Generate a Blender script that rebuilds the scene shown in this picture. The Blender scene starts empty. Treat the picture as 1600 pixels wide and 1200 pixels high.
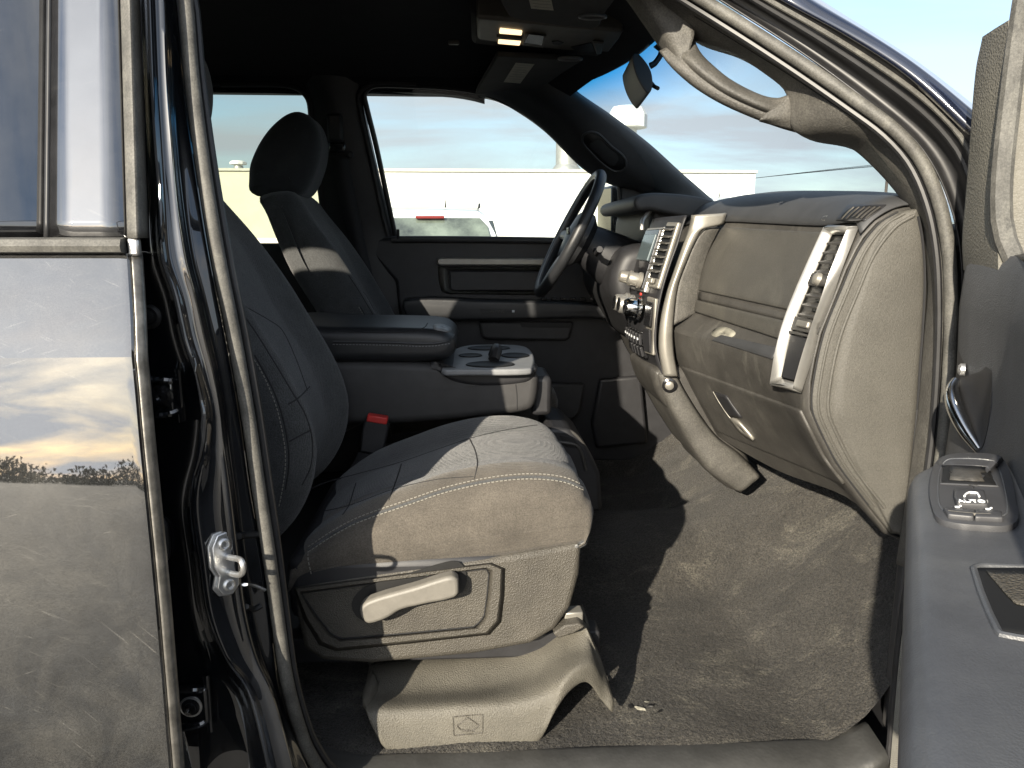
import bpy, bmesh, math, random
from mathutils import Vector, Matrix
from mathutils.bvhtree import BVHTree
R_ = math.radians
random.seed(7)
scene = bpy.context.scene
col = scene.collection

# ------------------------------------------------------------------ camera, sky, sun, exposure
FPX, YAW, PITCH, CAM_Z = 1200.0, R_(3.1), R_(10.6), 1.41      # focal length in pixels of the 1600 px photograph
cam_data = bpy.data.cameras.new('camera')
cam_data.sensor_width = 36.0
cam_data.lens = FPX / 1600.0 * 36.0
cam_data.clip_start = 0.02
cam_data.clip_end = 3000.0
cam = bpy.data.objects.new('camera', cam_data)
col.objects.link(cam)
cam.location = (0, 0, CAM_Z)
cam.rotation_euler = (math.pi / 2 - PITCH, 0, -YAW)
scene.camera = cam

SUN_EL, SUN_AZ = R_(20.8), R_(29.0)       # light travels towards +Y and +X (about 30 degrees off +Y), down about 21 degrees
world = bpy.data.worlds.new('World')
scene.world = world
world.use_nodes = True
wn, wl = world.node_tree.nodes, world.node_tree.links
wn.clear()
w_out = wn.new('ShaderNodeOutputWorld')
w_bg = wn.new('ShaderNodeBackground')
sky = wn.new('ShaderNodeTexSky')
sky.sky_type = 'NISHITA'
sky.sun_disc = False
sky.sun_elevation = SUN_EL
sky.sun_rotation = math.pi + SUN_AZ
sky.air_density, sky.dust_density, sky.ozone_density = 1.0, 1.2, 1.5
tc = wn.new('ShaderNodeTexCoord')
sep = wn.new('ShaderNodeSeparateXYZ')
wl.new(tc.outputs['Generated'], sep.inputs[0])
zc = wn.new('ShaderNodeMath'); zc.operation = 'MAXIMUM'; zc.inputs[1].default_value = 0.0
wl.new(sep.outputs[2], zc.inputs[0])
za = wn.new('ShaderNodeMath'); za.operation = 'ADD'; za.inputs[1].default_value = 0.16
wl.new(zc.outputs[0], za.inputs[0])
dv = wn.new('ShaderNodeVectorMath'); dv.operation = 'DIVIDE'
cmb = wn.new('ShaderNodeCombineXYZ')
for i in range(3):
    wl.new(za.outputs[0], cmb.inputs[i])
wl.new(tc.outputs['Generated'], dv.inputs[0]); wl.new(cmb.outputs[0], dv.inputs[1])
mp = wn.new('ShaderNodeMapping'); mp.inputs['Location'].default_value = (3.1, 1.7, 0); mp.inputs['Scale'].default_value = (0.55, 0.9, 0.0)
wl.new(dv.outputs[0], mp.inputs[0])
cn = wn.new('ShaderNodeTexNoise'); cn.inputs['Scale'].default_value = 1.25; cn.inputs['Detail'].default_value = 7; cn.inputs['Roughness'].default_value = 0.55; cn.inputs['Distortion'].default_value = 0.5
wl.new(mp.outputs[0], cn.inputs['Vector'])
cr_ = wn.new('ShaderNodeValToRGB')
cr_.color_ramp.elements[0].position = 0.31; cr_.color_ramp.elements[0].color = (0, 0, 0, 1)
cr_.color_ramp.elements[1].position = 0.60; cr_.color_ramp.elements[1].color = (1, 1, 1, 1)
wl.new(cn.outputs['Fac'], cr_.inputs[0])
cmix = wn.new('ShaderNodeMixRGB')
# thin cloud scatters sunlight forward: it is brighter the closer it stands to the sun
dsun = wn.new('ShaderNodeVectorMath'); dsun.operation = 'DOT_PRODUCT'
dsun.inputs[1].default_value = (-math.sin(SUN_AZ) * math.cos(SUN_EL), -math.cos(SUN_AZ) * math.cos(SUN_EL), math.sin(SUN_EL))
wl.new(tc.outputs['Generated'], dsun.inputs[0])
dmx = wn.new('ShaderNodeMath'); dmx.operation = 'MAXIMUM'; dmx.inputs[1].default_value = 0.0; wl.new(dsun.outputs['Value'], dmx.inputs[0])
dpw = wn.new('ShaderNodeMath'); dpw.operation = 'POWER'; dpw.inputs[1].default_value = 4.0; wl.new(dmx.outputs[0], dpw.inputs[0])
dml = wn.new('ShaderNodeMath'); dml.operation = 'MULTIPLY_ADD'; dml.inputs[1].default_value = 2.2; dml.inputs[2].default_value = 1.0; wl.new(dpw.outputs[0], dml.inputs[0])
ccl = wn.new('ShaderNodeVectorMath'); ccl.operation = 'SCALE'; ccl.inputs[0].default_value = (3.5, 3.65, 3.9); wl.new(dml.outputs[0], ccl.inputs['Scale'])
wl.new(ccl.outputs[0], cmix.inputs[2])
wl.new(cr_.outputs[0], cmix.inputs[0]); wl.new(sky.outputs[0], cmix.inputs[1])
wl.new(cmix.outputs[0], w_bg.inputs[0])
w_bg.inputs[1].default_value = 0.11
wl.new(w_bg.outputs[0], w_out.inputs[0])

sun_data = bpy.data.lights.new('sun', 'SUN')
sun_data.energy = 4.6
sun_data.angle = R_(0.6)
sun_data.color = (1.0, 0.90, 0.74)
sun = bpy.data.objects.new('sun', sun_data)
col.objects.link(sun)
LDIR = Vector((math.sin(SUN_AZ) * math.cos(SUN_EL), math.cos(SUN_AZ) * math.cos(SUN_EL), -math.sin(SUN_EL)))
sun.rotation_euler = LDIR.to_track_quat('-Z', 'Y').to_euler()
sun.location = (-6, -12, 8)

vs = scene.view_settings
vs.view_transform = 'Standard'
vs.look = 'None'
vs.exposure = 1.2
vs.gamma = 1.0
vs.use_curve_mapping = False
scene.cycles.max_bounces = 7
scene.cycles.transparent_max_bounces = 10
scene.cycles.caustics_reflective = False
scene.cycles.caustics_refractive = False

# ------------------------------------------------------------------ measuring helpers
CAM = Vector((0, 0, CAM_Z))
CF = Vector((math.sin(YAW) * math.cos(PITCH), math.cos(YAW) * math.cos(PITCH), -math.sin(PITCH)))
CR = Vector((math.cos(YAW), -math.sin(YAW), 0))
CU = CR.cross(CF)
def ray(x, y):
    return CF + CR * ((x - 800) / FPX) + CU * ((600 - y) / FPX)
def W(x, y, Y):                       # a sight line of the survey photograph met with the vertical plane at depth Y
    r = ray(x, y); return CAM + r * (Y / r.y)
def WZ(x, y, Z):
    r = ray(x, y); return CAM + r * ((Z - CAM_Z) / r.z)
def WX(x, y, X):
    r = ray(x, y); return CAM + r * (X / r.x)
def C(pts, Y=None):
    return [W(*p) if len(p) == 3 else W(p[0], p[1], Y) for p in pts]
def bodyY(z):                         # outer body side, from the camera plane
    k = [(0.40, 0.941), (0.50, 0.911), (0.60, 0.894), (0.70, 0.890), (0.80, 0.892), (0.90, 0.900), (1.00, 0.9115), (1.10, 0.9248), (1.20, 0.9395), (1.27, 0.9500), (1.30, 0.9610), (1.40, 1.0), (2.1, 1.19)]
    for (a, ya), (b, yb) in zip(k, k[1:]):
        if z <= b:
            return ya + (yb - ya) * (z - a) / (b - a)
    return k[-1][1]
def WB(x, y, d=0.0):                  # on the body side
    P = W(x, y, 1.0)
    for _ in range(12):
        P = W(x, y, bodyY(P.z) + d)
    return P

def resample(pts, n, smooth=True, closed=False):
    P = [Vector(p) for p in pts]
    if closed: P = P + [P[0]]
    d = [0.0]
    for a, b in zip(P, P[1:]): d.append(d[-1] + max((b - a).length, 1e-7))
    L = d[-1]; m = len(P); out = []
    tan = []
    for i in range(m):
        if closed:
            a, b = (P[i - 1] if i > 0 else P[m - 2]), (P[i + 1] if i < m - 1 else P[1])
            da = d[i] - d[i - 1] if i > 0 else d[m - 1] - d[m - 2]
            db = d[i + 1] - d[i] if i < m - 1 else d[1]
            tan.append((b - a) / (da + db))
        else:
            a, b = max(i - 1, 0), min(i + 1, m - 1)
            tan.append((P[b] - P[a]) / max(d[b] - d[a], 1e-7))
    j = 0
    for k in range(n):
        s = L * k / (n if closed else n - 1)
        while j < m - 2 and d[j + 1] < s: j += 1
        h = d[j + 1] - d[j]; t = min(max((s - d[j]) / h, 0), 1)
        if smooth:
            t2, t3 = t * t, t * t * t
            out.append(P[j] * (2 * t3 - 3 * t2 + 1) + tan[j] * h * (t3 - 2 * t2 + t) + P[j + 1] * (-2 * t3 + 3 * t2) + tan[j + 1] * h * (t3 - t2))
        else:
            out.append(P[j].lerp(P[j + 1], t))
    return out

# ------------------------------------------------------------------ object helpers
def link(o, parent=None, label=None, kind=None):
    col.objects.link(o)
    if parent is not None:
        o.parent = parent
        o.matrix_parent_inverse = Matrix.Translation(-world_loc(parent))
    if label: o['label'] = label
    if kind: o['kind'] = kind
    return o
def world_loc(o):
    return Vector(o['_w']) if '_w' in o else (Vector(o.location) if o.parent is None else Vector((0, 0, 0)))
def mk(name, V, Fc, m, parent=None, smooth=True, solid=0.0, off=0.0, bev=0.0, seg=2, sub=0, ang=35, label=None, kind=None, face_cam=False, fix=False):
    me = bpy.data.meshes.new(name)
    me.from_pydata([tuple(v) for v in V], [], Fc)
    if fix or face_cam:
        bm = bmesh.new(); bm.from_mesh(me)
        if fix:
            bmesh.ops.remove_doubles(bm, verts=bm.verts, dist=1e-6)
            bmesh.ops.recalc_face_normals(bm, faces=bm.faces)
        if face_cam:
            s = sum(f.normal.dot(CAM - f.calc_center_median()) * f.calc_area() for f in bm.faces)
            if s < 0: bmesh.ops.reverse_faces(bm, faces=bm.faces)
        bm.to_mesh(me); bm.free()
    me.materials.append(m)
    if smooth:
        me.polygons.foreach_set('use_smooth', [True] * len(me.polygons))
        if ang and not sub: me.set_sharp_from_angle(angle=R_(ang))
    o = bpy.data.objects.new(name, me)
    link(o, parent, label, kind)
    if solid:
        q = o.modifiers.new('thick', 'SOLIDIFY'); q.thickness = solid; q.offset = off
    if bev:
        q = o.modifiers.new('bevel', 'BEVEL'); q.width = bev; q.segments = seg; q.limit_method = 'ANGLE'; q.angle_limit = R_(30)
        q.harden_normals = False
    if sub:
        q = o.modifiers.new('sub', 'SUBSURF'); q.levels = sub; q.render_levels = sub
    return o
def bvh_of(o):
    me = o.data
    return BVHTree.FromPolygons([v.co.copy() for v in me.vertices], [tuple(p.vertices) for p in me.polygons])

def grid(rows, closed_u=False, closed_v=False):
    m, n = len(rows), len(rows[0])
    V = [p for r in rows for p in r]; Fc = []
    for i in range(m if closed_v else m - 1):
        for j in range(n if closed_u else n - 1):
            a, b = i * n + j, i * n + (j + 1) % n
            c, d = ((i + 1) % m) * n + (j + 1) % n, ((i + 1) % m) * n + j
            Fc.append((a, b, c, d))
    return V, Fc
def loft_rows(curves, n=40, m=None, smooth_u=True, smooth_v=True):
    rs = [resample(c, n, smooth_u) for c in curves]
    if m is None: return rs
    cols = [resample([r[i] for r in rs], m, smooth_v) for i in range(n)]
    return [[cols[i][k] for i in range(n)] for k in range(m)]
def loft(name, curves, mt, parent=None, n=40, m=None, smooth_u=True, smooth_v=True, solid=0.003, **k):
    V, Fc = grid(loft_rows(curves, n, m, smooth_u, smooth_v))
    k.setdefault('face_cam', True); k.setdefault('off', -1.0)
    return mk(name, V, Fc, mt, parent, solid=solid, **k)
def tube_geo(pts, r, n=8, closed=False, flat=1.0, up=None):
    P = [Vector(p) for p in pts]; m = len(P); V = []; Fc = []
    T = []
    for i in range(m):
        a = P[i - 1] if (i > 0 or closed) else P[0]
        b = P[(i + 1) % m] if (i < m - 1 or closed) else P[m - 1]
        T.append((b - a).normalized())
    N = Vector(up) if up is not None else (Vector((0, 0, 1)) if abs(T[0].z) < 0.9 else Vector((1, 0, 0)))
    for i in range(m):
        if up is not None: N = Vector(up)
        N = (N - T[i] * N.dot(T[i]))
        if N.length < 1e-5: N = T[i].orthogonal()
        N.normalize(); B = T[i].cross(N)
        rr = r[i] if isinstance(r, (list, tuple)) else r
        for k in range(n):
            a = 2 * math.pi * k / n
            V.append(P[i] + (N * math.cos(a) * flat + B * math.sin(a)) * rr)
    for i in range(m if closed else m - 1):
        for k in range(n):
            Fc.append((i * n + k, i * n + (k + 1) % n, ((i + 1) % m) * n + (k + 1) % n, ((i + 1) % m) * n + k))
    if not closed:
        Fc.append(tuple(range(n))[::-1]); Fc.append(tuple((m - 1) * n + k for k in range(n)))
    return V, Fc
def tube(name, pts, r, mt, parent=None, n=10, closed=False, flat=1.0, up=None, steps=None, **k):
    if steps:
        if isinstance(r, (list, tuple)): r = [v.x for v in resample([Vector((q, i * 0.05, 0)) for i, q in enumerate(r)], steps)]
        pts = resample(pts, steps, True, closed)
    V, Fc = tube_geo(pts, r, n, closed, flat, up)
    return mk(name, V, Fc, mt, parent, fix=True, **k)
def join_geo(*gs):
    V = []; Fc = []
    for v, f in gs:
        o = len(V); V += list(v); Fc += [tuple(i + o for i in q) for q in f]
    return V, Fc
def box_geo(c, sx, sy, sz, M=None):
    c = Vector(c); V = []
    for x in (-1, 1):
        for y in (-1, 1):
            for z in (-1, 1):
                v = Vector((x * sx / 2, y * sy / 2, z * sz / 2))
                V.append(c + (M @ v if M is not None else v))
    return V, [(0, 1, 3, 2), (4, 6, 7, 5), (0, 4, 5, 1), (2, 3, 7, 6), (0, 2, 6, 4), (1, 5, 7, 3)]
def box(name, c, s, mt, parent=None, M=None, bev=0.003, **k):
    V, Fc = box_geo(c, *s, M)
    return mk(name, V, Fc, mt, parent, bev=bev, fix=True, **k)
def prism_geo(outline, vec):                       # an outline given a real thickness along vec
    n = len(outline); V = [Vector(p) for p in outline] + [Vector(p) + Vector(vec) for p in outline]
    Fc = [tuple(range(n)), tuple(range(n, 2 * n))[::-1]] + [(i, i + n, (i + 1) % n + n, (i + 1) % n) for i in range(n)]
    return V, Fc
def prism(name, outline, vec, mt, parent=None, bev=0.004, smooth_n=0, **k):
    if smooth_n: outline = resample(outline, smooth_n, True, True)
    V, Fc = prism_geo(outline, vec)
    return mk(name, V, Fc, mt, parent, bev=bev, fix=True, **k)
def cyl_geo(a, b, r, n=20, r2=None):
    return tube_geo([a, b], [r, r if r2 is None else r2], n)
def lathe_geo(c, axis, prof, n=24):                # prof: (radius, height along axis)
    axis = Vector(axis).normalized(); a = axis.orthogonal().normalized(); b = axis.cross(a); c = Vector(c)
    rows = [[c + axis * h + (a * math.cos(2 * math.pi * k / n) + b * math.sin(2 * math.pi * k / n)) * max(r, 1e-4) for k in range(n)] for r, h in prof]
    return grid(rows, closed_u=True)
def pillow_geo(prof, y0, y1, r, n=64, k=6, my=14, disp=None, ymap=None):
    """A padded body: a closed (x, z) profile carried from y0 to y1 with rounded ends."""
    P = resample([Vector((x, 0, z)) for x, z in prof], n, True, True)
    nr = []
    area = sum(P[i].x * P[(i + 1) % n].z - P[(i + 1) % n].x * P[i].z for i in range(n))
    sg = 1 if area > 0 else -1
    for i in range(n):
        t = (P[(i + 1) % n] - P[i - 1]); q = Vector((t.z, 0, -t.x)).normalized() * sg; nr.append(q)
    st = []
    for i in range(k + 1):
        a = math.pi / 2 * i / k; st.append((y0 + r * (1 - math.cos(a)), r * (1 - math.sin(a))))
    for i in range(1, my): st.append((y0 + r + (y1 - y0 - 2 * r) * i / my, 0.0))
    for i in range(k, -1, -1):
        a = math.pi / 2 * i / k; st.append((y1 - r * (1 - math.cos(a)), r * (1 - math.sin(a))))
    rows = []
    for y, ins in st:
        t = (y - y0) / (y1 - y0); row = []
        for i in range(n):
            p = P[i] - nr[i] * ins
            if disp: p = p + nr[i] * disp(P[i].x, P[i].z, nr[i].x, nr[i].z, t)
            yy = ymap(p.x, p.z, y) if ymap else y
            row.append(Vector((p.x, yy, p.z)))
        rows.append(row)
    V, Fc = grid(rows, closed_u=True)
    m = len(rows)
    V.append(sum(rows[0], Vector()) / n); c0 = len(V) - 1
    V.append(sum(rows[-1], Vector()) / n); c1 = len(V) - 1
    for i in range(n):
        Fc.append((c0, (i + 1) % n, i)); Fc.append((c1, (m - 1) * n + i, (m - 1) * n + (i + 1) % n))
    return V, Fc
def pillow(name, prof, y0, y1, r, mt, parent=None, ang=60, label=None, **k):
    V, Fc = pillow_geo(prof, y0, y1, r, **k)
    return mk(name, V, Fc, mt, parent, fix=True, ang=ang, label=label)
def XZ(pts, Y):
    return [(p.x, p.z) for p in C(pts, Y)]

def drape(bv, pts, off=0.0, n=None, smooth=True, closed=False):   # lay a line on a finished surface
    if n: pts = [(p.x, p.y) for p in resample([Vector((x, y, 0)) for x, y in pts], n, smooth, closed)]
    out = []; nor = []; last = None
    for x, y in pts:
        d = ray(x, y).normalized()
        h = bv.ray_cast(CAM, d)
        if h[0] is None:
            if last is None: out.append(None); nor.append(None); continue
            q = CAM + d * last; nn = nor[-1]
        else:
            q = h[0]; nn = h[1]; last = h[3]
            if nn.dot(d) > 0: nn = -nn
        out.append(q + nn * off); nor.append(nn.copy())
    k = next((i for i, o in enumerate(out) if o is not None), None)
    for i in range(k or 0):
        d = ray(*pts[i]).normalized(); out[i] = CAM + d * (out[k] - CAM).length; nor[i] = nor[k]
    return out, nor
def patch_rows(bv, left, right, nu, nv, off, smooth=True):
    L = resample([Vector((x, y, 0)) for x, y in left], nv, smooth); Rr = resample([Vector((x, y, 0)) for x, y in right], nv, smooth)
    rows = []
    for a, b in zip(L, Rr):
        px = [(a.lerp(b, i / (nu - 1)).x, a.lerp(b, i / (nu - 1)).y) for i in range(nu)]
        rows.append(drape(bv, px, off)[0])
    return rows
def patch(name, bv, left, right, mt, parent, nu=16, nv=16, off=0.003, solid=0.006, smooth_px=True, **k):
    V, Fc = grid(patch_rows(bv, left, right, nu, nv, off, smooth_px))
    k.setdefault('off', -1.0)
    o = k.pop('off')
    return mk(name, V, Fc, mt, parent, solid=solid, off=o, face_cam=True, **k)
def disc_patch(name, bv, outline, mt, parent, off=0.002, n=40, solid=0.004, **k):   # a filled outline lying on a surface
    P, N = drape(bv, outline, off, n, True, True)
    c = sum(P, Vector()) / len(P)
    rows = [[c.lerp(p, s) for p in P] for s in (0.02, 0.5, 1.0)]
    V, Fc = grid(rows, closed_u=True)
    return mk(name, V, Fc, mt, parent, solid=solid, off=-1.0, face_cam=True, **k)
def stitches(name, bv, pts, mt, parent, off=0.0012, step=0.0075, r=0.0009, n=80, side=0.0):
    P, N = drape(bv, pts, off, n)
    L = sum((b - a).length for a, b in zip(P, P[1:])); c = max(int(L / step), 2)
    Q = resample(P, c * 2, False); g = []
    for i in range(0, c * 2 - 1, 2):
        g.append(tube_geo([Q[i], Q[i].lerp(Q[i + 1], 1.25)], r, 5))
    V, Fc = join_geo(*g)
    return mk(name, V, Fc, mt, parent, fix=False, kind='stuff')
def seam(name, bv, pts, mt, parent, r=0.0016, off=-0.0004, n=50, **k):
    P, N = drape(bv, pts, off, n)
    V, Fc = tube_geo(P, r, 6)
    return mk(name, V, Fc, mt, parent, **k)
def copy_tree(o, parent=None, d=None):
    c = o.copy(); col.objects.link(c); inv = o.matrix_parent_inverse.copy(); c.parent = parent; c.matrix_parent_inverse = inv
    if d is not None: c.location = c.location + Vector(d)
    for ch in list(o.children): copy_tree(ch, c)
    return c

# ------------------------------------------------------------------ materials
MATS = {}
def mat(name, base, rough=0.6, metal=0.0, ior=1.5, coat=0.0, coat_rough=0.03, var=0.0, vscale=8.0, var2=None, rvar=0.0,
        bump=None, bump2=None, emit=None, sheen=0.0, alpha=None, streak=None, speck=None, coat_ior=1.5, scratch=None):
    m = bpy.data.materials.new(name); m.use_nodes = True; MATS[name] = m
    nt = m.node_tree; N, L = nt.nodes, nt.links
    b = N['Principled BSDF']
    b.inputs['Roughness'].default_value = rough; b.inputs['Metallic'].default_value = metal; b.inputs['IOR'].default_value = ior
    b.inputs['Coat Weight'].default_value = coat; b.inputs['Coat Roughness'].default_value = coat_rough; b.inputs['Coat IOR'].default_value = coat_ior
    b.inputs['Base Color'].default_value = (*base, 1)
    if sheen:
        b.inputs['Sheen Weight'].default_value = sheen; b.inputs['Sheen Roughness'].default_value = 0.4
    tcn = N.new('ShaderNodeTexCoord')
    def noise(scale, detail=4, rough_=0.6, vec=None, dist=0.0):
        t = N.new('ShaderNodeTexNoise'); t.inputs['Scale'].default_value = scale; t.inputs['Detail'].default_value = detail
        t.inputs['Roughness'].default_value = rough_; t.inputs['Distortion'].default_value = dist
        L.new(vec if vec is not None else tcn.outputs['Object'], t.inputs['Vector']); return t
    if var or var2:
        t = noise(vscale, 6, 0.65)
        rp = N.new('ShaderNodeValToRGB')
        lo = tuple(c * (1 - var) for c in base); hi = tuple(min(c * (1 + var), 1) for c in base) if var2 is None else var2
        rp.color_ramp.elements[0].position = 0.34; rp.color_ramp.elements[0].color = (*lo, 1)
        rp.color_ramp.elements[1].position = 0.70; rp.color_ramp.elements[1].color = (*hi, 1)
        L.new(t.outputs['Fac'], rp.inputs[0])
        cur = rp.outputs[0]
        if streak:                                   # (colour, scale, stretch, low, high): scuffs and smears
            mp_ = N.new('ShaderNodeMapping'); mp_.inputs['Scale'].default_value = streak[2]; mp_.inputs['Rotation'].default_value = (0.0, 0.35, 0.3)
            L.new(tcn.outputs['Object'], mp_.inputs[0])
            t2 = noise(streak[1], 7, 0.7, mp_.outputs[0], 0.6)
            r2 = N.new('ShaderNodeValToRGB')
            r2.color_ramp.elements[0].position = streak[3]; r2.color_ramp.elements[0].color = (0, 0, 0, 1)
            r2.color_ramp.elements[1].position = streak[4]; r2.color_ramp.elements[1].color = (1, 1, 1, 1)
            L.new(t2.outputs['Fac'], r2.inputs[0])
            mx = N.new('ShaderNodeMixRGB'); mx.inputs[2].default_value = (*streak[0], 1)
            L.new(r2.outputs[0], mx.inputs[0]); L.new(cur, mx.inputs[1]); cur = mx.outputs[0]
        if scratch:                                  # fine straight scratches in three directions
            for sc_, ro, th in scratch[1]:
                m3 = N.new('ShaderNodeMapping'); m3.vector_type = 'TEXTURE'; m3.inputs['Rotation'].default_value = (0, ro, 0); m3.inputs['Scale'].default_value = (16.0, 3.0, 0.8)
                L.new(tcn.outputs['Object'], m3.inputs[0])
                t3 = noise(sc_, 2, 0.5, m3.outputs[0])
                t4 = noise(sc_ * 0.03, 3, 0.6)
                r3 = N.new('ShaderNodeMapRange'); r3.inputs[1].default_value = th; r3.inputs[2].default_value = th + 0.06; L.new(t3.outputs['Fac'], r3.inputs[0])
                r4 = N.new('ShaderNodeMapRange'); r4.inputs[1].default_value = 0.45; r4.inputs[2].default_value = 0.65; L.new(t4.outputs['Fac'], r4.inputs[0])
                mu = N.new('ShaderNodeMath'); mu.operation = 'MULTIPLY'; L.new(r3.outputs[0], mu.inputs[0]); L.new(r4.outputs[0], mu.inputs[1]); r3.inputs[4].default_value = 0.6
                mx = N.new('ShaderNodeMixRGB'); mx.inputs[2].default_value = (*scratch[0], 1)
                L.new(mu.outputs[0], mx.inputs[0]); L.new(cur, mx.inputs[1]); cur = mx.outputs[0]
        if speck:
            t5 = noise(speck[0], 2, 0.6); r5 = N.new('ShaderNodeMapRange')
            r5.inputs[1].default_value = 0.3; r5.inputs[2].default_value = 0.7; r5.inputs[3].default_value = 1 - speck[1]; r5.inputs[4].default_value = 1 + speck[1]
            L.new(t5.outputs['Fac'], r5.inputs[0])
            v5 = N.new('ShaderNodeVectorMath'); v5.operation = 'SCALE'; L.new(cur, v5.inputs[0]); L.new(r5.outputs[0], v5.inputs['Scale']); cur = v5.outputs[0]
        L.new(cur, b.inputs['Base Color'])
    if rvar:
        t = noise(vscale * 2.3, 6, 0.7)
        mr = N.new('ShaderNodeMapRange'); mr.inputs[3].default_value = max(rough - rvar, 0.02); mr.inputs[4].default_value = rough + rvar
        L.new(t.outputs['Fac'], mr.inputs[0]); L.new(mr.outputs[0], b.inputs['Roughness'])
    prev = None
    for bp in (bump, bump2):
        if not bp: continue
        kind, sc, st, ds = bp
        if kind == 'v':
            t = N.new('ShaderNodeTexVoronoi'); t.inputs['Scale'].default_value = sc; L.new(tcn.outputs['Object'], t.inputs['Vector']); h = t.outputs['Distance']
        elif kind == 'w':                           # woven cloth
            t = N.new('ShaderNodeTexVoronoi'); t.inputs['Scale'].default_value = sc; t.inputs['Randomness'].default_value = 0.35
            L.new(tcn.outputs['Object'], t.inputs['Vector']); h = t.outputs['Distance']
        else:
            t = noise(sc, 4, 0.6); h = t.outputs['Fac']
        bn = N.new('ShaderNodeBump'); bn.inputs['Strength'].default_value = st; bn.inputs['Distance'].default_value = ds
        L.new(h, bn.inputs['Height'])
        if prev is not None: L.new(prev.outputs[0], bn.inputs['Normal'])
        prev = bn
    if prev is not None: L.new(prev.outputs[0], b.inputs['Normal'])
    if emit:
        b.inputs['Emission Color'].default_value = (*emit[0], 1); b.inputs['Emission Strength'].default_value = emit[1]
    return m
def glass_mat(name, tint, band=None, ior=1.45, dirt=0.0):
    m = bpy.data.materials.new(name); m.use_nodes = True; N, L = m.node_tree.nodes, m.node_tree.links
    N.clear(); o = N.new('ShaderNodeOutputMaterial'); mx = N.new('ShaderNodeMixShader'); tr = N.new('ShaderNodeBsdfTransparent'); gl = N.new('ShaderNodeBsdfGlossy')
    lw = N.new('ShaderNodeLayerWeight'); pw = N.new('ShaderNodeMath'); pw.operation = 'POWER'; pw.inputs[1].default_value = 5.0
    fr = N.new('ShaderNodeMapRange'); fr.inputs[3].default_value = 0.05; fr.inputs[4].default_value = 0.9
    L.new(lw.outputs['Facing'], pw.inputs[0]); L.new(pw.outputs[0], fr.inputs[0])
    gl.inputs['Roughness'].default_value = 0.0
    tr.inputs[0].default_value = (*tint, 1)
    L.new(fr.outputs[0], mx.inputs[0]); L.new(tr.outputs[0], mx.inputs[1]); L.new(gl.outputs[0], mx.inputs[2]); L.new(mx.outputs[0], o.inputs[0])
    if band:                                        # shade band along the top: the glass itself is tinted there
        t = N.new('ShaderNodeTexCoord'); s = N.new('ShaderNodeSeparateXYZ'); L.new(t.outputs['Object'], s.inputs[0])
        mr = N.new('ShaderNodeMapRange'); mr.inputs[1].default_value = band[0]; mr.inputs[2].default_value = band[1]
        L.new(s.outputs[2], mr.inputs[0])
        rp = N.new('ShaderNodeValToRGB'); rp.color_ramp.elements[0].color = (*tint, 1); rp.color_ramp.elements[1].color = (*band[2], 1)
        L.new(mr.outputs[0], rp.inputs[0]); L.new(rp.outputs[0], tr.inputs[0])
    return m

M = {}
M['asphalt'] = mat('asphalt', (0.055, 0.054, 0.052), 0.85, var=0.35, vscale=3.0, bump=('n', 120, 0.8, 0.004), bump2=('v', 260, 0.5, 0.002))
M['white_wall'] = mat('white_wall', (0.80, 0.79, 0.75), 0.85, var=0.05, vscale=0.8, bump=('n', 18, 0.2, 0.01))
M['cream_wall'] = mat('cream_wall', (0.62, 0.59, 0.46), 0.85, var=0.07, vscale=0.9, bump=('n', 18, 0.2, 0.01))
M['parapet'] = mat('parapet', (0.55, 0.53, 0.45), 0.7, var=0.1)
M['vent_white'] = mat('vent_white', (0.78, 0.77, 0.74), 0.6, var=0.08)
M['galvanised'] = mat('galvanised', (0.42, 0.42, 0.40), 0.5, metal=0.6, var=0.15)
M['car_white'] = mat('car_white', (0.80, 0.80, 0.79), 0.3, coat=0.6, var=0.02)
M['car_glass'] = mat('car_glass', (0.06, 0.07, 0.065), 0.05, ior=1.9, var=0.5, vscale=2.5, var2=(0.20, 0.23, 0.19))
M['tail_red'] = mat('tail_red', (0.22, 0.02, 0.018), 0.3, coat=0.4)
M['tyre'] = mat('tyre', (0.02, 0.02, 0.02), 0.8, bump=('n', 60, 0.3, 0.004))
M['rim'] = mat('rim', (0.5, 0.5, 0.5), 0.35, metal=0.9)
M['wood_pole'] = mat('wood_pole', (0.10, 0.08, 0.065), 0.9, var=0.3, vscale=6)
M['leaf'] = mat('leaf', (0.045, 0.06, 0.028), 0.7, var=0.5, vscale=0.3)

M['paint'] = mat('paint', (0.012, 0.0125, 0.013), 0.45, ior=1.15, coat=1.0, coat_rough=0.015, coat_ior=2.3, var=0.5, vscale=20, streak=((0.045, 0.043, 0.038), 9, (1, 1, 1), 0.45, 0.8), scratch=((0.075, 0.073, 0.066), ((230, 0.45, 0.66), (260, -0.30, 0.67), (180, 0.75, 0.68), (420, 0.1, 0.68))), speck=(500, 0.5), bump=('n', 2.5, 0.06, 0.004))
M['paint_clean'] = mat('paint_clean', (0.006, 0.007, 0.009), 0.3, ior=1.2, coat=1.0, coat_rough=0.02, coat_ior=1.9, var=0.3, vscale=15, bump=('n', 14, 0.04, 0.004))
M['paint_blue'] = mat('paint_blue', (0.008, 0.011, 0.024), 0.12, ior=1.8, coat=1.0, coat_rough=0.02, var=0.3, vscale=15)
M['applique'] = mat('applique', (0.014, 0.014, 0.015), 0.4, ior=1.2, coat=1.0, coat_rough=0.02, coat_ior=2.7, var=0.5, vscale=30, scratch=((0.06, 0.058, 0.052), ((260, 0.45, 0.67), (300, -0.30, 0.68))), bump=('n', 4, 0.05, 0.003))
M['hem'] = mat('hem', (0.20, 0.19, 0.17), 0.32, metal=0.6, var=0.4, vscale=40, bump=('n', 60, 0.3, 0.002))
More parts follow.
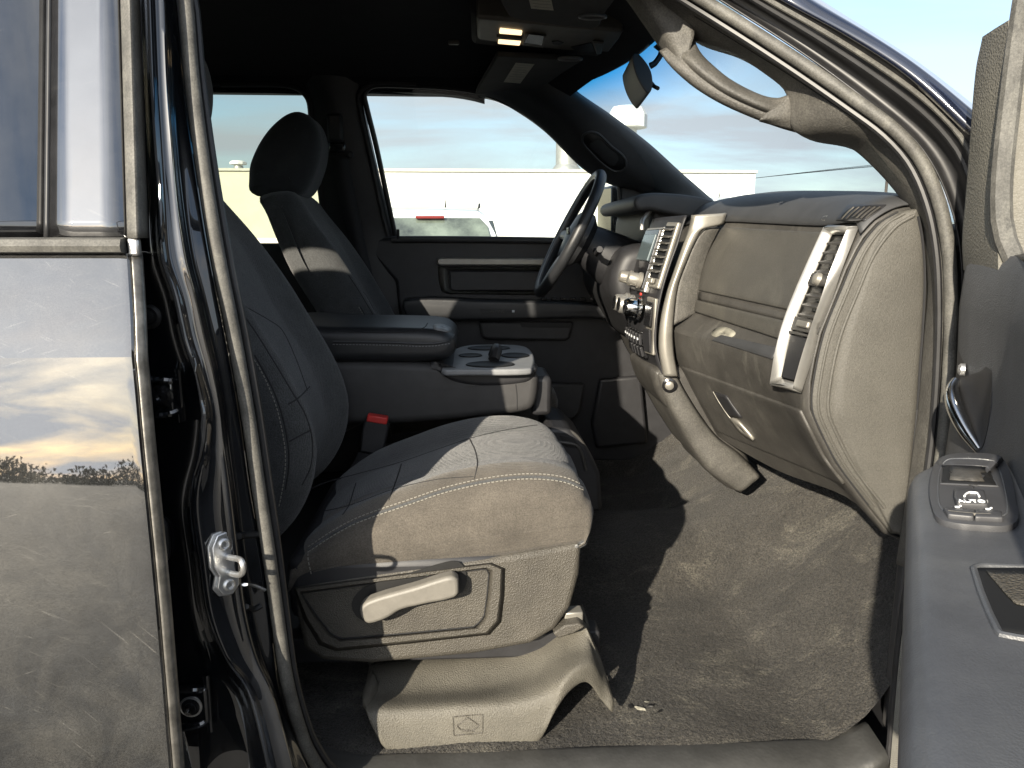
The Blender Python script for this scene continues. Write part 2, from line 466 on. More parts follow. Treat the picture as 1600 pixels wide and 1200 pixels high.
M['rubber'] = mat('rubber', (0.085, 0.082, 0.073), 0.62, var=0.35, vscale=25, rvar=0.12, streak=((0.15, 0.145, 0.125), 30, (1, 1, 0.5), 0.52, 0.78), speck=(400, 0.25), bump=('n', 420, 0.3, 0.0008))
M['rubber_black'] = mat('rubber_black', (0.018, 0.018, 0.019), 0.45, var=0.3, vscale=25)
M['trim'] = mat('trim', (0.078, 0.074, 0.066), 0.6, var=0.25, vscale=14, rvar=0.1, streak=((0.12, 0.115, 0.10), 14, (1, 1, 1), 0.55, 0.8), speck=(300, 0.3), bump=('v', 420, 0.5, 0.0010))
M['trim_fine'] = mat('trim_fine', (0.080, 0.076, 0.066), 0.6, var=0.12, vscale=9, speck=(420, 0.20), bump=('n', 480, 0.9, 0.0012))
M['dash_pad'] = mat('dash_pad', (0.040, 0.041, 0.043), 0.55, var=0.2, vscale=10, bump=('n', 900, 0.4, 0.0007))
M['dash_low'] = mat('dash_low', (0.054, 0.051, 0.046), 0.48, var=0.25, vscale=9, rvar=0.1, streak=((0.115, 0.11, 0.095), 16, (0.6, 1.6, 0.6), 0.55, 0.82), speck=(380, 0.2), bump=('n', 500, 0.4, 0.0009))
M['bin_door'] = mat('bin_door', (0.062, 0.059, 0.052), 0.46, var=0.15, vscale=5, streak=((0.10, 0.095, 0.08), 6, (0.6, 1.2, 1.0), 0.5, 0.85), speck=(380, 0.18), bump=('n', 500, 0.4, 0.0009))
M['dark_plastic'] = mat('dark_plastic', (0.020, 0.020, 0.022), 0.5, var=0.2, vscale=20, bump=('n', 800, 0.35, 0.0007))
M['black'] = mat('black', (0.006, 0.006, 0.006), 0.6)
M['gloss_black'] = mat('gloss_black', (0.012, 0.012, 0.013), 0.18, coat=0.5)
M['silver'] = mat('silver', (0.50, 0.49, 0.46), 0.36, metal=0.75, var=0.12, vscale=12)
M['silver_dull'] = mat('silver_dull', (0.30, 0.285, 0.25), 0.42, metal=0.55, var=0.15, vscale=12)
M['chrome'] = mat('chrome', (0.72, 0.72, 0.71), 0.14, metal=1.0, rvar=0.05)
M['zinc'] = mat('zinc', (0.62, 0.62, 0.61), 0.32, metal=0.85, var=0.15, vscale=80)
M['fabric'] = mat('fabric', (0.062, 0.064, 0.065), 0.95, var=0.16, vscale=18, sheen=0.2, speck=(420, 0.35), bump=('w', 420, 0.9, 0.0016), bump2=('n', 13, 0.30, 0.010))
M['fabric_side'] = mat('fabric_side', (0.086, 0.076, 0.063), 0.95, var=0.22, vscale=12, sheen=0.15, speck=(420, 0.30), bump=('w', 460, 0.8, 0.0014), bump2=('n', 11, 0.30, 0.010))
M['fabric_dark'] = mat('fabric_dark', (0.032, 0.034, 0.037), 0.95, var=0.18, vscale=18, sheen=0.2, bump=('w', 620, 0.7, 0.0011))
M['stitch'] = mat('stitch', (0.24, 0.23, 0.20), 0.8)
M['seam'] = mat('seam', (0.018, 0.018, 0.019), 0.9)
M['seat_plastic'] = mat('seat_plastic', (0.066, 0.060, 0.049), 0.55, var=0.22, vscale=14, rvar=0.12, speck=(420, 0.2), bump=('v', 430, 0.8, 0.0013), bump2=('n', 30, 0.12, 0.004))
M['lever'] = mat('lever', (0.16, 0.15, 0.13), 0.5, var=0.15, vscale=30, bump=('n', 700, 0.3, 0.0006))
M['riser'] = mat('riser', (0.100, 0.093, 0.076), 0.6, var=0.18, vscale=10, speck=(420, 0.2), bump=('v', 430, 0.7, 0.0012), bump2=('n', 25, 0.12, 0.004))
M['carpet'] = mat('carpet', (0.046, 0.042, 0.0355), 1.0, var=0.30, vscale=9, sheen=0.1, streak=((0.17, 0.158, 0.125), 6, (1.0, 1.4, 1.0), 0.53, 0.80), speck=(240, 0.75), bump=('n', 230, 1.0, 0.010), bump2=('n', 95, 0.8, 0.010))
M['leather'] = mat('leather', (0.020, 0.021, 0.023), 0.42, var=0.2, vscale=20, bump=('v', 700, 0.25, 0.0006))
M['console'] = mat('console', (0.042, 0.041, 0.041), 0.6, var=0.15, vscale=20, bump=('n', 900, 0.4, 0.0007))
M['console_top'] = mat('console_top', (0.20, 0.205, 0.21), 0.42, var=0.12, vscale=20)
M['headliner'] = mat('headliner', (0.012, 0.013, 0.016), 1.0, var=0.2, vscale=9)
M['visor'] = mat('visor', (0.035, 0.035, 0.036), 0.9, var=0.15, vscale=20)
M['label_paper'] = mat('label_paper', (0.48, 0.46, 0.38), 0.7, var=0.15, vscale=60)
M['ink'] = mat('ink', (0.10, 0.10, 0.09), 0.8)
M['ohc'] = mat('ohc', (0.115, 0.105, 0.088), 0.55, var=0.15, vscale=30)
M['lamp_lit'] = mat('lamp_lit', (0.9, 0.75, 0.5), 0.4, emit=((1.0, 0.72, 0.40), 0.9), var=0.2, vscale=120)
M['red_button'] = mat('red_button', (0.55, 0.035, 0.03), 0.4)
M['red_dark'] = mat('red_dark', (0.35, 0.03, 0.02), 0.5)
M['belt_web'] = mat('belt_web', (0.016, 0.016, 0.018), 0.7, bump=('n', 500, 0.4, 0.001))
M['screen'] = mat('screen', (0.10, 0.13, 0.14), 0.15, ior=1.5)
M['door_trim'] = mat('door_trim', (0.075, 0.077, 0.080), 0.55, var=0.14, vscale=14, bump=('v', 500, 0.5, 0.0012))
M['sail'] = mat('sail', (0.125, 0.118, 0.098), 0.6, var=0.12, vscale=10, bump=('v', 330, 0.7, 0.0013))
M['armrest'] = mat('armrest', (0.068, 0.072, 0.080), 0.40, var=0.2, vscale=9, rvar=0.1, streak=((0.10, 0.105, 0.11), 7, (1, 1, 1), 0.42, 0.8), bump=('v', 600, 0.2, 0.0006))
M['switch'] = mat('switch', (0.055, 0.056, 0.060), 0.42, var=0.1, vscale=30)
M['white_print'] = mat('white_print', (0.8, 0.82, 0.84), 0.5)
M['mirror'] = mat('mirror', (0.85, 0.87, 0.88), 0.02, metal=1.0)
M['scuff'] = mat('scuff', (0.22, 0.21, 0.17), 0.8, var=0.3, vscale=60)
M['welt'] = mat('welt', (0.17, 0.165, 0.145), 0.6, var=0.15, vscale=40)
M['sill'] = mat('sill', (0.05, 0.05, 0.048), 0.5, var=0.25, vscale=14, rvar=0.1, bump=('v', 140, 0.3, 0.0009))
M['glass_side'] = glass_mat('glass_side', (0.74, 0.80, 0.79))
M['glass_rear'] = glass_mat('glass_rear', (0.52, 0.58, 0.54))
M['glass_wind'] = glass_mat('glass_wind', (0.74, 0.81, 0.83), band=(1.80, 1.89, (0.04, 0.36, 0.66)))

# ------------------------------------------------------------------ ground and the world outside
def root(name, loc, label, cat, group=None):
    o = bpy.data.objects.new(name, None); o.empty_display_size = 0.2; o.location = loc
    col.objects.link(o); o['label'] = label; o['category'] = cat
    if group: o['group'] = group
    return o
g = 900.0
V, Fc = grid([[Vector((x, y, 0)) for x in (-g, -60, -15, 0, 15, 60, g)] for y in (-g, -60, -15, 0, 15, 60, g)])
mk('ground', V, Fc, M['asphalt'], smooth=False, kind='structure')

# white commercial building
BY = 30.0
tl, tr = W(200, 266, BY), W(1181, 263, BY)
bz = tl.z
xl, xm, xr = -34.0, W(520, 266, BY).x, tr.x
bld = root('commercial_building', ((xl + xr) / 2, BY + 6, 0), 'long white single storey building with flat roof and roof vents behind the truck', 'building')
box('wall', ((xm + xr) / 2, BY + 6, bz / 2), (xr - xm, 12, bz), M['white_wall'], bld, bev=0)
box('wall', ((xl + xm) / 2, BY + 6.1, bz / 2), (xm - xl - 0.004, 12, bz), M['cream_wall'], bld, bev=0, label='cream painted block wall section')
box('parapet_cap', ((xm + xr) / 2, BY + 6, bz + 0.05), (xr - xm + 0.12, 12.16, 0.12), M['parapet'], bld, bev=0.01)
box('parapet_cap', ((xl + xm) / 2, BY + 6.1, bz + 0.05), (xm - xl - 0.2, 12.16, 0.10), M['parapet'], bld, bev=0.01)
for i in range(5):
    x = xl + 4 + i * 8.6
    box('wall_joint', (x, BY - 0.004 + (0.1 if x < xm else 0), bz / 2), (0.05, 0.02, bz * 0.96), M['parapet'], bld, bev=0)
# rooftop vents
def roof_vent(px, py_top, py_cap, py_base, wcap, wneck, Y, m):
    top, cap, base = W(px, py_top, Y), W(px, py_cap, Y), W(px, py_base, Y)
    s = Y / FPX * 1.02; rc, rn = wcap * s / 2, wneck * s / 2
    h = top.z; c = Vector((top.x, Y, 0))
    b0 = bz
    g1 = lathe_geo(c, (0, 0, 1), [(rn, b0), (rn, cap.z), (rn * 1.02, cap.z)], 20)
    n = mk('vent_stack', *g1, M['galvanised'] if m == 'g' else M['vent_white'], bld, fix=True)
    g2 = lathe_geo(c, (0, 0, 1), [(rn * 0.9, cap.z - 0.02), (rc, cap.z), (rc, cap.z + (h - cap.z) * 0.55), (rc * 0.78, h - (h - cap.z) * 0.08), (0.01, h)], 12)
    mk('vent_cap', *g2, M['vent_white'], n, fix=True, ang=20)
    g3 = lathe_geo(c, (0, 0, 1), [(rn * 1.45, b0), (rn * 1.4, b0 + 0.25), (rn * 1.05, b0 + 0.45)], 20)
    mk('flashing', *g3, M['galvanised'], n, fix=True)
    return n
roof_vent(981, 165, 200, 266, 58, 28, 33.0, 'w')
roof_vent(886, 190, 196, 266, 36, 32, 32.0, 'g')
roof_vent(372, 251, 257, 268, 24, 12, 33.0, 'w')

# parked white sport utility vehicle, seen from behind
def suv(name, px, py_roof, Y, rz, label):
    c = W(px, 372, Y); top = W(px, py_roof, Y).z
    r = root(name, (c.x, Y + 2.3, 0), label, 'car')
    k = top / 1.78
    wd = 0.94 * k
    # body as stations along its length (local x along width, y along length), rear at y = 0
    st = [(0.02, 0.52, 0.98, 0.86), (0.10, 0.34, 1.06, 0.95), (0.7, 0.30, 1.06, 1.0), (2.6, 0.30, 1.06, 1.0), (3.5, 0.30, 1.02, 0.99), (4.4, 0.36, 0.92, 0.93), (4.62, 0.5, 0.78, 0.80)]
    rows = []
    for y, zb, zt, ww in st:
        a = wd * ww
        prof = [(-a * .96, zb), (-a, zb + .2), (-a, zt - .18), (-a * .95, zt), (0, zt + .01), (a * .95, zt), (a, zt - .18), (a, zb + .2), (a * .96, zb), (0, zb - .02)]
        rows.append([Vector((c.x + x, Y + y, z * k)) for x, z in prof])
    V, Fc = grid(rows, closed_u=True)
    Fc += [tuple(range(10)), tuple((len(rows) - 1) * 10 + i for i in range(10))[::-1]]
    b = mk('body', V, Fc, M['car_white'], r, fix=True, bev=0.04, seg=3)
    rows = []
    for y, zt, ww, wt in [(0.10, 1.06, .95, .95), (0.30, 1.50, .80, .84), (0.42, 1.70, .78, .73), (1.2, 1.775, .80, .74), (2.2, 1.74, .80, .73), (2.9, 1.50, .82, .80), (3.5, 1.04, .92, .92)]:
        rows.append([Vector((c.x + x * wd, Y + y, z * k)) for x, z in [(-.95, 1.03), (-(wt + .02), max(zt - .07, 1.04)), (-wt * .86, zt), (0, zt + .012), (wt * .86, zt), (wt + .02, max(zt - .07, 1.04)), (.95, 1.03)]])
    V, Fc = grid(rows)
    Fc += [tuple(range(7)), tuple((len(rows) - 1) * 7 + i for i in range(7))[::-1]]
    mk('cabin', V, Fc, M['car_white'], r, fix=True, bev=0.03, seg=3)
    def q(x, y, z): return Vector((c.x + x * wd, Y + y, z * k))
    # tailgate glass stands proud of the cabin's rear slope
    rg = [q(-.80, .12, 1.12), q(.80, .12, 1.12), q(.83, .20, 1.25), q(.76, .32, 1.50), q(.66, .385, 1.605), q(-.66, .385, 1.605), q(-.76, .32, 1.50), q(-.83, .20, 1.25)]
    prism('tailgate_glass', [p + Vector((0, -.035, .015)) for p in rg], (0, 0.03, 0), M['car_glass'], r, bev=0.008)
    for s in (-1, 1):
        sg = [q(s * .985, .75, 1.10), q(s * .985, 3.0, 1.10), q(s * .86, 2.55, 1.56), q(s * .845, .85, 1.60)]
        prism('side_glass', sg, (-s * 0.14, 0, 0), M['car_glass'], r, bev=0.01)
        box('tail_light', q(s * .86, .05, .92), (.20, .12, .30), M['tail_red'], r, bev=0.03)
        tube('roof_rail', [q(s * .66, .7, 1.76), q(s * .66, .8, 1.80), q(s * .66, 2.0, 1.79), q(s * .66, 2.1, 1.75)], 0.014, M['dark_plastic'], r)
        for y in (0.95, 3.75):
            cc = q(s * .90, y, 0) + Vector((0, 0, 0.36))
            t = mk('tyre', *lathe_geo(cc - Vector((s * .12, 0, 0)), (s, 0, 0), [(0.20, 0.0), (0.33, 0.0), (0.36, 0.05), (0.36, 0.17), (0.33, 0.22), (0.22, 0.22)], 28), M['tyre'], r, fix=True)
            mk('rim', *lathe_geo(cc - Vector((s * .12, 0, 0)), (s, 0, 0), [(0.01, 0.17), (0.10, 0.19), (0.21, 0.20), (0.225, 0.21), (0.225, 0.0)], 24), M['rim'], t, fix=True)
        mi = q(s * 1.06, 2.75, 1.12); box('wing_mirror', mi, (.18, .10, .14), M['car_white'], r, bev=0.03)
    box('brake_light', q(0.02, .30, 1.625), (.36, .05, .035), M['tail_red'], r, bev=0.008)
    tube('rear_wiper', [q(.0, .055, 1.12), q(.30, .08, 1.19), q(.62, .10, 1.20)], 0.009, M['black'], r)
    box('bumper', q(0, -.02, .52), (1.72, .20, .26), M['car_white'], r, bev=0.05, seg=3)
    box('number_plate', q(0, .0, .86), (.40, .05, .14), M['label_paper'], r, bev=0.004)
    tube('antenna', [q(.2, .9, 1.77), q(.2, .84, 1.86)], [0.012, 0.004], M['black'], r)
    return r
suv('parked_suv', 668, 317, 9.6, 0, 'white sport utility vehicle with dark tailgate glass parked before the white wall')
# a second vehicle whose pale roof just clears the dashboard
suv('parked_car', 1124, 303, 15.0, 0, 'white vehicle whose roof shows above the dashboard below the building end')

# utility pole with wires, far beyond the windscreen
pp = W(1378, 372, 70.0)
pole = root('utility_pole', (pp.x, 70.0, 0), 'thin dark wooden utility pole with cross arm seen through the windscreen', 'utility pole')
ptop = W(1378, 243, 70.0).z
mk('post', *tube_geo([(pp.x, 70, 0), (pp.x, 70, ptop)], [0.16, 0.11], 10), M['wood_pole'], pole, fix=True)
box('cross_arm', (pp.x, 69.9, ptop - 0.9), (2.2, 0.12, 0.14), M['wood_pole'], pole, bev=0.01)
for i, dx in enumerate((-0.95, 0.0, 0.95)):
    a = Vector((pp.x + dx, 69.9, ptop - 0.78)); b = Vector((pp.x + dx - 55, 78, ptop - 2.6 + 0.5 * i)); mid = a.lerp(b, .5) - Vector((0, 0, 1.6))
    tube('wire', [a, mid, b], 0.022, M['black'], pole, n=5, steps=14)

# trees and low roofs on the near side of the lot, met in the paint's reflections
def treeline():
    g = []
    rnd = random.Random(3)
    for i in range(700):
        a = R_(rnd.uniform(150, 300)); d = rnd.uniform(110, 150)
        x, y = math.cos(a) * d, math.sin(a) * d
        h = rnd.uniform(1.0, 3.2) + 1.6 * (math.sin(a * 23) > 0.4)
        for k in range(44):
            c = Vector((x + rnd.gauss(0, 1.5), y + rnd.gauss(0, 1.5), max(0.2, h * rnd.random())))
            s = rnd.uniform(0.25, 0.6)
            v = [c + Vector((rnd.uniform(-1, 1), rnd.uniform(-1, 1), rnd.uniform(-.8, .8))) * s for _ in range(4)]
            g.append((v, [(0, 1, 2), (0, 2, 3), (0, 3, 1), (1, 3, 2)]))
    V, Fc = join_geo(*g)
    o = mk('tree_belt', V, Fc, M['leaf'], smooth=False, kind='stuff')
    o['label'] = 'far dark belt of trees at the edge of the lot, reflected in the paint'; o['category'] = 'trees'
treeline()

# ------------------------------------------------------------------ the truck
T = root('pickup_truck', (0.2, 2.0, 0), 'black crew cab pickup truck with front passenger door open showing dark grey cloth interior', 'truck')

# --- rear door (closed), near side
yF = [(201, 396), (204, 440), (208, 520), (213, 600), (221, 690), (229, 770), (240, 880), (250, 990), (260, 1110), (268, 1210), (276, 1330)]
edge = [WB(x, y) for x, y in yF]
def rd_row(p, x):                     # along the truck at the same height
    return Vector((x, bodyY(p.z), p.z))
edge_d = resample(edge, 200)
def edge_x(z):
    for p, q in zip(edge_d, edge_d[1:]):
        if q.z <= z <= p.z: return q.x + (p.x - q.x) * (z - q.z) / max(p.z - q.z, 1e-6)
    return edge_d[0].x if z > edge_d[0].z else edge_d[-1].x
zz = sorted(set([edge_d[0].z, 1.38, 1.36, 1.34, 1.32, 1.30, 1.285, 1.27] + [1.27 - 0.0225 * k for k in range(1, 33)]), reverse=True)
edge_r = [Vector((edge_x(z), bodyY(z), z)) for z in zz]
rows = []
for p in edge_r:
    rows.append([rd_row(p, p.x - 1.15), rd_row(p, p.x - 0.6), rd_row(p, p.x - 0.2), rd_row(p, p.x - 0.012), Vector((p.x - 0.003, bodyY(p.z) + 0.001, p.z)), Vector((p.x, bodyY(p.z) + 0.006, p.z)), Vector((p.x - 0.001, bodyY(p.z) + 0.016, p.z))])
V, Fc = grid(rows)
rdoor = mk('rear_door', V, Fc, M['paint'], T, face_cam=True, solid=0.0, ang=9, label='closed glossy black rear door with scratched dusty paint')
# hem flange along the door's leading edge
loft('door_hem', [[Vector((p.x + 0.0015, bodyY(p.z) + 0.004, p.z)) for p in edge_r], [Vector((p.x + 0.007, bodyY(p.z) + 0.009, p.z)) for p in edge_r], [Vector((p.x + 0.010, bodyY(p.z) + 0.018, p.z)) for p in edge_r], [Vector((p.x + 0.002, bodyY(p.z) + 0.024, p.z)) for p in edge_r]], M['hem'], rdoor, n=80, m=10, solid=0.002)
# inner return of the door so that it is a real box
loft('door_return', [[Vector((p.x - 0.001, bodyY(p.z) + 0.016, p.z)) for p in edge_r], [Vector((p.x - 0.03, bodyY(p.z) + 0.03, p.z)) for p in edge_r], [Vector((p.x - 0.05, bodyY(p.z) + 0.09, p.z)) for p in edge_r]], M['paint_clean'], rdoor, n=40, solid=0.002)
def upper_panel(name, xa, xb, mt, d0=0.0, ya=-140, yb=372, n=14, thick=0.006):
    A = [WB(xa[0] + (xa[1] - xa[0]) * k / n, ya + (yb - ya) * k / n, d0) for k in range(n + 1)]
    if isinstance(xb, tuple): B = [WB(xb[0] + (xb[1] - xb[0]) * k / n, ya + (yb - ya) * k / n, d0) for k in range(n + 1)]
    else: B = [Vector((xb, bodyY(a.z) + d0, a.z)) for a in A]
    return loft(name, [A, B], mt, rdoor, n=20, m=4, solid=thick)
upper_panel('window_glass', (82, 78), -1.45, M['applique'], 0.0075)
upper_panel('pillar_applique', (77, 72), (182, 197), M['applique'], 0.0)
loft('glass_divider', [[WB(72 - 6 * k / 12 + 2, -140 + 512 * k / 12, -0.0015) for k in range(13)], [WB(79 - 6 * k / 12 + 2, -140 + 512 * k / 12, -0.0015) for k in range(13)]], M['rubber_black'], rdoor, n=20, solid=0.008)
A = [WB(184 + 14.5 * k / 12, -140 + 512 * k / 12, -0.002) for k in range(13)]
B = [WB(197 + 16 * k / 12, -140 + 512 * k / 12, -0.010) for k in range(13)]
B2 = [WB(203 + 16 * k / 12, -140 + 512 * k / 12, -0.006) for k in range(13)]
D2 = [WB(210 + 17 * k / 12, -140 + 512 * k / 12, 0.008) for k in range(13)]
loft('window_seal', [A, B, B2, D2, [p + Vector((-0.004, 0.02, 0)) for p in D2]], M['rubber'], rdoor, n=40, m=24, solid=0.002, label='grey rubber seal down the window edge')
# belt moulding
rows = []
for x in (-1.6, -1.0, -0.7, -0.5, -0.43):
    rows.append([Vector((x, 1.003, 1.4135)), Vector((x, 0.988, 1.411)), Vector((x, 0.984, 1.403)), Vector((x, 0.986, 1.396)), Vector((x, 0.996, 1.394)), Vector((x, 1.004, 1.3945))])
V, Fc = grid(rows); Fc.append(tuple((len(rows) - 1) * 6 + i for i in range(6)))
mk('belt_moulding', V, Fc, M['rubber'], rdoor, face_cam=True, ang=30, label='pale grey moulding along the belt line')
box('moulding_clip', WB(208, 386) + Vector((0, 0.004, 0)), (0.014, 0.012, 0.022), M['zinc'], rdoor, bev=0.003)

# --- B pillar and its jamb
ridge = [(226, -120), (230, 0), (236, 150), (245, 300), (251, 400), (271, 463), (286, 532), (304, 585), (320, 645), (315, 708), (301, 765), (299, 800), (309, 870), (322, 958), (349, 1027), (382, 1075), (400, 1126), (426, 1240)]
def yb(y, base=1.0, lo=0.0):            # pillar leans in with height
    return base + (0.055 * (400 - y) / 400 if y < 400 else -0.02 * (y - 400) / 800)
def cv(pts, base): return [W(x, y, yb(y, base)) for x, y in pts]
recess_l = [(x - 120, y) for x, y in ridge]
step = [(252, -120), (258, 0), (264, 150), (276, 300), (290, 400), (306, 463), (322, 532), (335, 585), (345, 645), (352, 708), (360, 765), (364, 800), (372, 870), (384, 958), (402, 1027), (424, 1075), (440, 1126), (470, 1240)]
flange = [(264, -120), (276, 0), (290, 150), (311, 300), (327, 400), (340, 463), (354, 532), (364, 585), (374, 645), (383, 708), (391, 765), (397, 800), (409, 870), (421, 958), (430, 1027), (437, 1075), (450, 1126), (500, 1240)]
def mixp(a, b, t): return [(p[0] + (q[0] - p[0]) * t, p[1] + (q[1] - p[1]) * t) for p, q in zip(a, b)]
bp = loft('b_pillar', [cv(recess_l, 1.093), cv(mixp(recess_l, ridge, .75), 1.096), cv(mixp(recess_l, ridge, .97), 1.078), cv(ridge, 1.030), cv(mixp(ridge, step, .14), 1.024), cv(mixp(ridge, step, .30), 1.030), cv(mixp(ridge, step, .62), 1.038), cv(mixp(ridge, step, .92), 1.038), cv(step, 1.044), cv(mixp(step, flange, .25), 1.078), cv(flange, 1.096)],
          M['paint_clean'], T, n=120, m=70, solid=0.004, ang=60, label='glossy black centre pillar jamb')
bp_bv = bvh_of(bp)
# sheet edge of the pillar catches the light
P, _ = drape(bp_bv, [(302, 560), (318, 628), (322, 650), (316, 706), (303, 755), (300, 800), (306, 850)], 0.002, 30)
tube('paint_edge', P, [0.0015 + 0.0035 * math.exp(-((i - 12) / 5.0) ** 2) for i in range(30)], M['paint_clean'], bp, n=8)
# rubber plug, blanking plate
for x, y, rx, ry in ((234, 495, 17, 19),):
    c, nn = drape(bp_bv, [(x, y)], 0.0)
    mk('plug', *lathe_geo(c[0], nn[0], [(0.017, -0.002), (0.017, 0.003), (0.013, 0.006), (0.011, 0.004), (0.009, 0.004), (0.007, 0.007), (0.0005, 0.008)], 24), M['rubber_black'], bp, fix=True)
disc_patch('blanking_plate', bp_bv, [(238, 806), (252, 806), (264, 818), (268, 850), (265, 872), (255, 880), (240, 880), (236, 850)], M['rubber_black'], bp, off=0.006, solid=0.006)
disc_patch('blanking_plate', bp_bv, [(242, 815), (252, 815), (259, 825), (262, 850), (259, 866), (252, 872), (244, 872), (241, 850)], M['dark_plastic'], bp, off=0.008, solid=0.003)
# rear door hinges
def hinge(y, xs, k=1.0):
    c, nn = drape(bp_bv, [(xs, y)], 0.0)
    c = c[0]; nn = nn[0]
    V, Fc = box_geo(c + Vector((-0.012, -0.012, 0)), 0.075 * k, 0.018, 0.052 * k)
    h = mk('hinge', V, Fc, M['paint_clean'], bp, fix=True, bev=0.006, seg=3)
    for dz in (-0.027, 0.027):
        tube('hinge_arm', [c + Vector((-0.055, -0.03, dz * k)), c + Vector((-0.02, -0.026, dz * k * 1.05)), c + Vector((0.018, -0.02, dz * k * 0.9)), c + Vector((0.028, -0.01, dz * k * 0.7))], 0.0055, M['paint_clean'], h, n=8, steps=14)
    for dx in (-0.032, 0.006):
        b0 = c + Vector((dx, -0.021, 0.001))
        bo = mk('bolt', *lathe_geo(b0, (0, -1, 0), [(0.014, 0.0), (0.0135, 0.003), (0.010, 0.004), (0.0095, 0.009), (0.004, 0.010), (0.0005, 0.007)], 6 * 3), M['gloss_black'], bp, fix=True, ang=25)
        mk('washer', *lathe_geo(b0, (0, -1, 0), [(0.0165, -0.001), (0.0165, 0.0015), (0.013, 0.0025)], 24), M['zinc'] if k > 1.05 and dx > 0 else M['gloss_black'], bp, fix=True)
    tube('hinge_pin', [c + Vector((0.028, -0.012, -0.04 * k)), c + Vector((0.028, -0.012, 0.04 * k))], 0.005, M['paint_clean'], bp, n=10)
hinge(616, 255, 0.95)
hinge(1092, 300, 1.15)
# striker: plate, two bolts and the U-shaped wire
c, nn = drape(bp_bv, [(347, 880)], 0.0); sc = c[0]; sn = Vector((0.66, -0.74, 0.12)).normalized()
ax = Vector((0, 0, 1)); ax = (ax - sn * ax.dot(sn)).normalized(); bx_ = ax.cross(sn).normalized()
if bx_.x < 0: bx_ = -bx_
outl = [(-.006, .043), (.010, .045), (.017, .034), (.018, .010), (.020, -.010), (.017, -.034), (.006, -.045), (-.008, -.042), (-.015, -.030), (-.010, -.014), (-.016, .0), (-.015, .028)]
strk = prism('striker_plate', [sc + sn * 0.010 + bx_ * a * 1.0 + ax * b for a, b in outl], -sn * 0.006, M['zinc'], bp, bev=0.002, label='zinc plated door striker')
prism('striker_shim', [sc + sn * 0.005 + bx_ * (a * 1.05 - .003) + ax * b * 1.03 for a, b in outl], -sn * 0.005, M['zinc'], bp, bev=0.001)
for b in (.028, -.030):
    mk('bolt', *lathe_geo(sc + sn * 0.009 + ax * b + bx_ * 0.002, sn, [(.0085, 0), (.0085, .003), (.006, .0045), (.0045, .004), (.0035, .002), (.0003, .002)], 18), M['zinc'], bp, fix=True, ang=25)
u = [sc + sn * h_ + ax * v_ + bx_ * 0.004 for h_, v_ in ((.008, .010), (.025, .011), (.044, .013), (.054, .012), (.058, .006), (.055, -.003), (.045, -.009), (.025, -.012), (.008, -.013))]
tube('striker_wire', u, 0.0042, M['zinc'], bp, n=10, steps=30)
# clip and slot on the inner step
P, N_ = drape(bp_bv, [(378, 914), (395, 914), (412, 921)], 0.004, 8)
tube('clip', P, 0.0045, M['zinc'], bp, n=6, flat=0.5)
P, N_ = drape(bp_bv, [(372, 838), (390, 835), (408, 834)], 0.001, 8); tube('slot', P, 0.005, M['black'], bp, n=6)
P, N_ = drape(bp_bv, [(384, 948), (396, 952), (408, 946)], 0.001, 8); tube('slot', P, 0.004, M['black'], bp, n=6)

# --- weatherstrip round the whole door opening
ws = [(281, -60, 1.141), (290, 0, 1.136), (300, 120, 1.124), (318, 260, 1.109), (341, 400, 1.094), (365, 520, 1.09), (388, 650, 1.087), (404, 760, 1.085), (421, 870, 1.083), (436, 980, 1.08), (449, 1066, 1.078), (469, 1140, 1.0881), (486, 1180, 1.0983), (520, 1222, 1.11), (600, 1245, 1.11), (1000, 1250, 1.11), (1330, 1245, 1.11), (1388, 1225, 1.11), (1400, 1195, 1.112), (1407, 1120, 1.114), (1418, 1010, 1.118), (1440, 880, 1.122), (1464, 760, 1.125), (1477, 660, 1.128), (1484, 560, 1.13), (1486, 470, 1.132), (1482, 390, 1.136), (1468, 318, 1.145), (1440, 252, 1.16), (1400, 205, 1.178), (1345, 163, 1.205), (1235, 87, 1.262), (1114, 10, 1.315), (1010, -52, 1.33), (930, -92, 1.31), (800, -112, 1.29), (560, -118, 1.28), (400, -112, 1.262), (310, -98, 1.222)]
wsw = resample([W(*p) for p in ws], 260, True, True)
wstrip = tube('weatherstrip', wsw, 0.0098, M['rubber'], T, n=14, closed=True, label='grey rubber weatherstrip bulb around the open doorway')
tube('weatherstrip_lip', [p + Vector((0.0, 0.012, 0)) + (Vector((W(900, 560, p.y).x, p.y, W(900, 560, p.y).z)) - p).normalized() * 0.012 for p in wsw], 0.0055, M['rubber_black'], wstrip, n=8, closed=True)

# --- sill, rocker, floor of the opening
sl = lambda x, Y, z: Vector((x, Y, z))
rows = []
for x in (-0.9, -0.5, -0.2, 0.1, 0.4, 0.66, 0.72):
    lift = 0.0
    rows.append([sl(x, 0.97, 0.38), sl(x, 0.945, 0.43), sl(x, 0.94, 0.48), sl(x, 0.955, 0.498), sl(x, 1.04, 0.502), sl(x, 1.085, 0.506), sl(x, 1.10, 0.520)])
V, Fc = grid(rows)
mk('rocker', V, Fc, M['paint_clean'], T, face_cam=True, solid=0.003, ang=40)
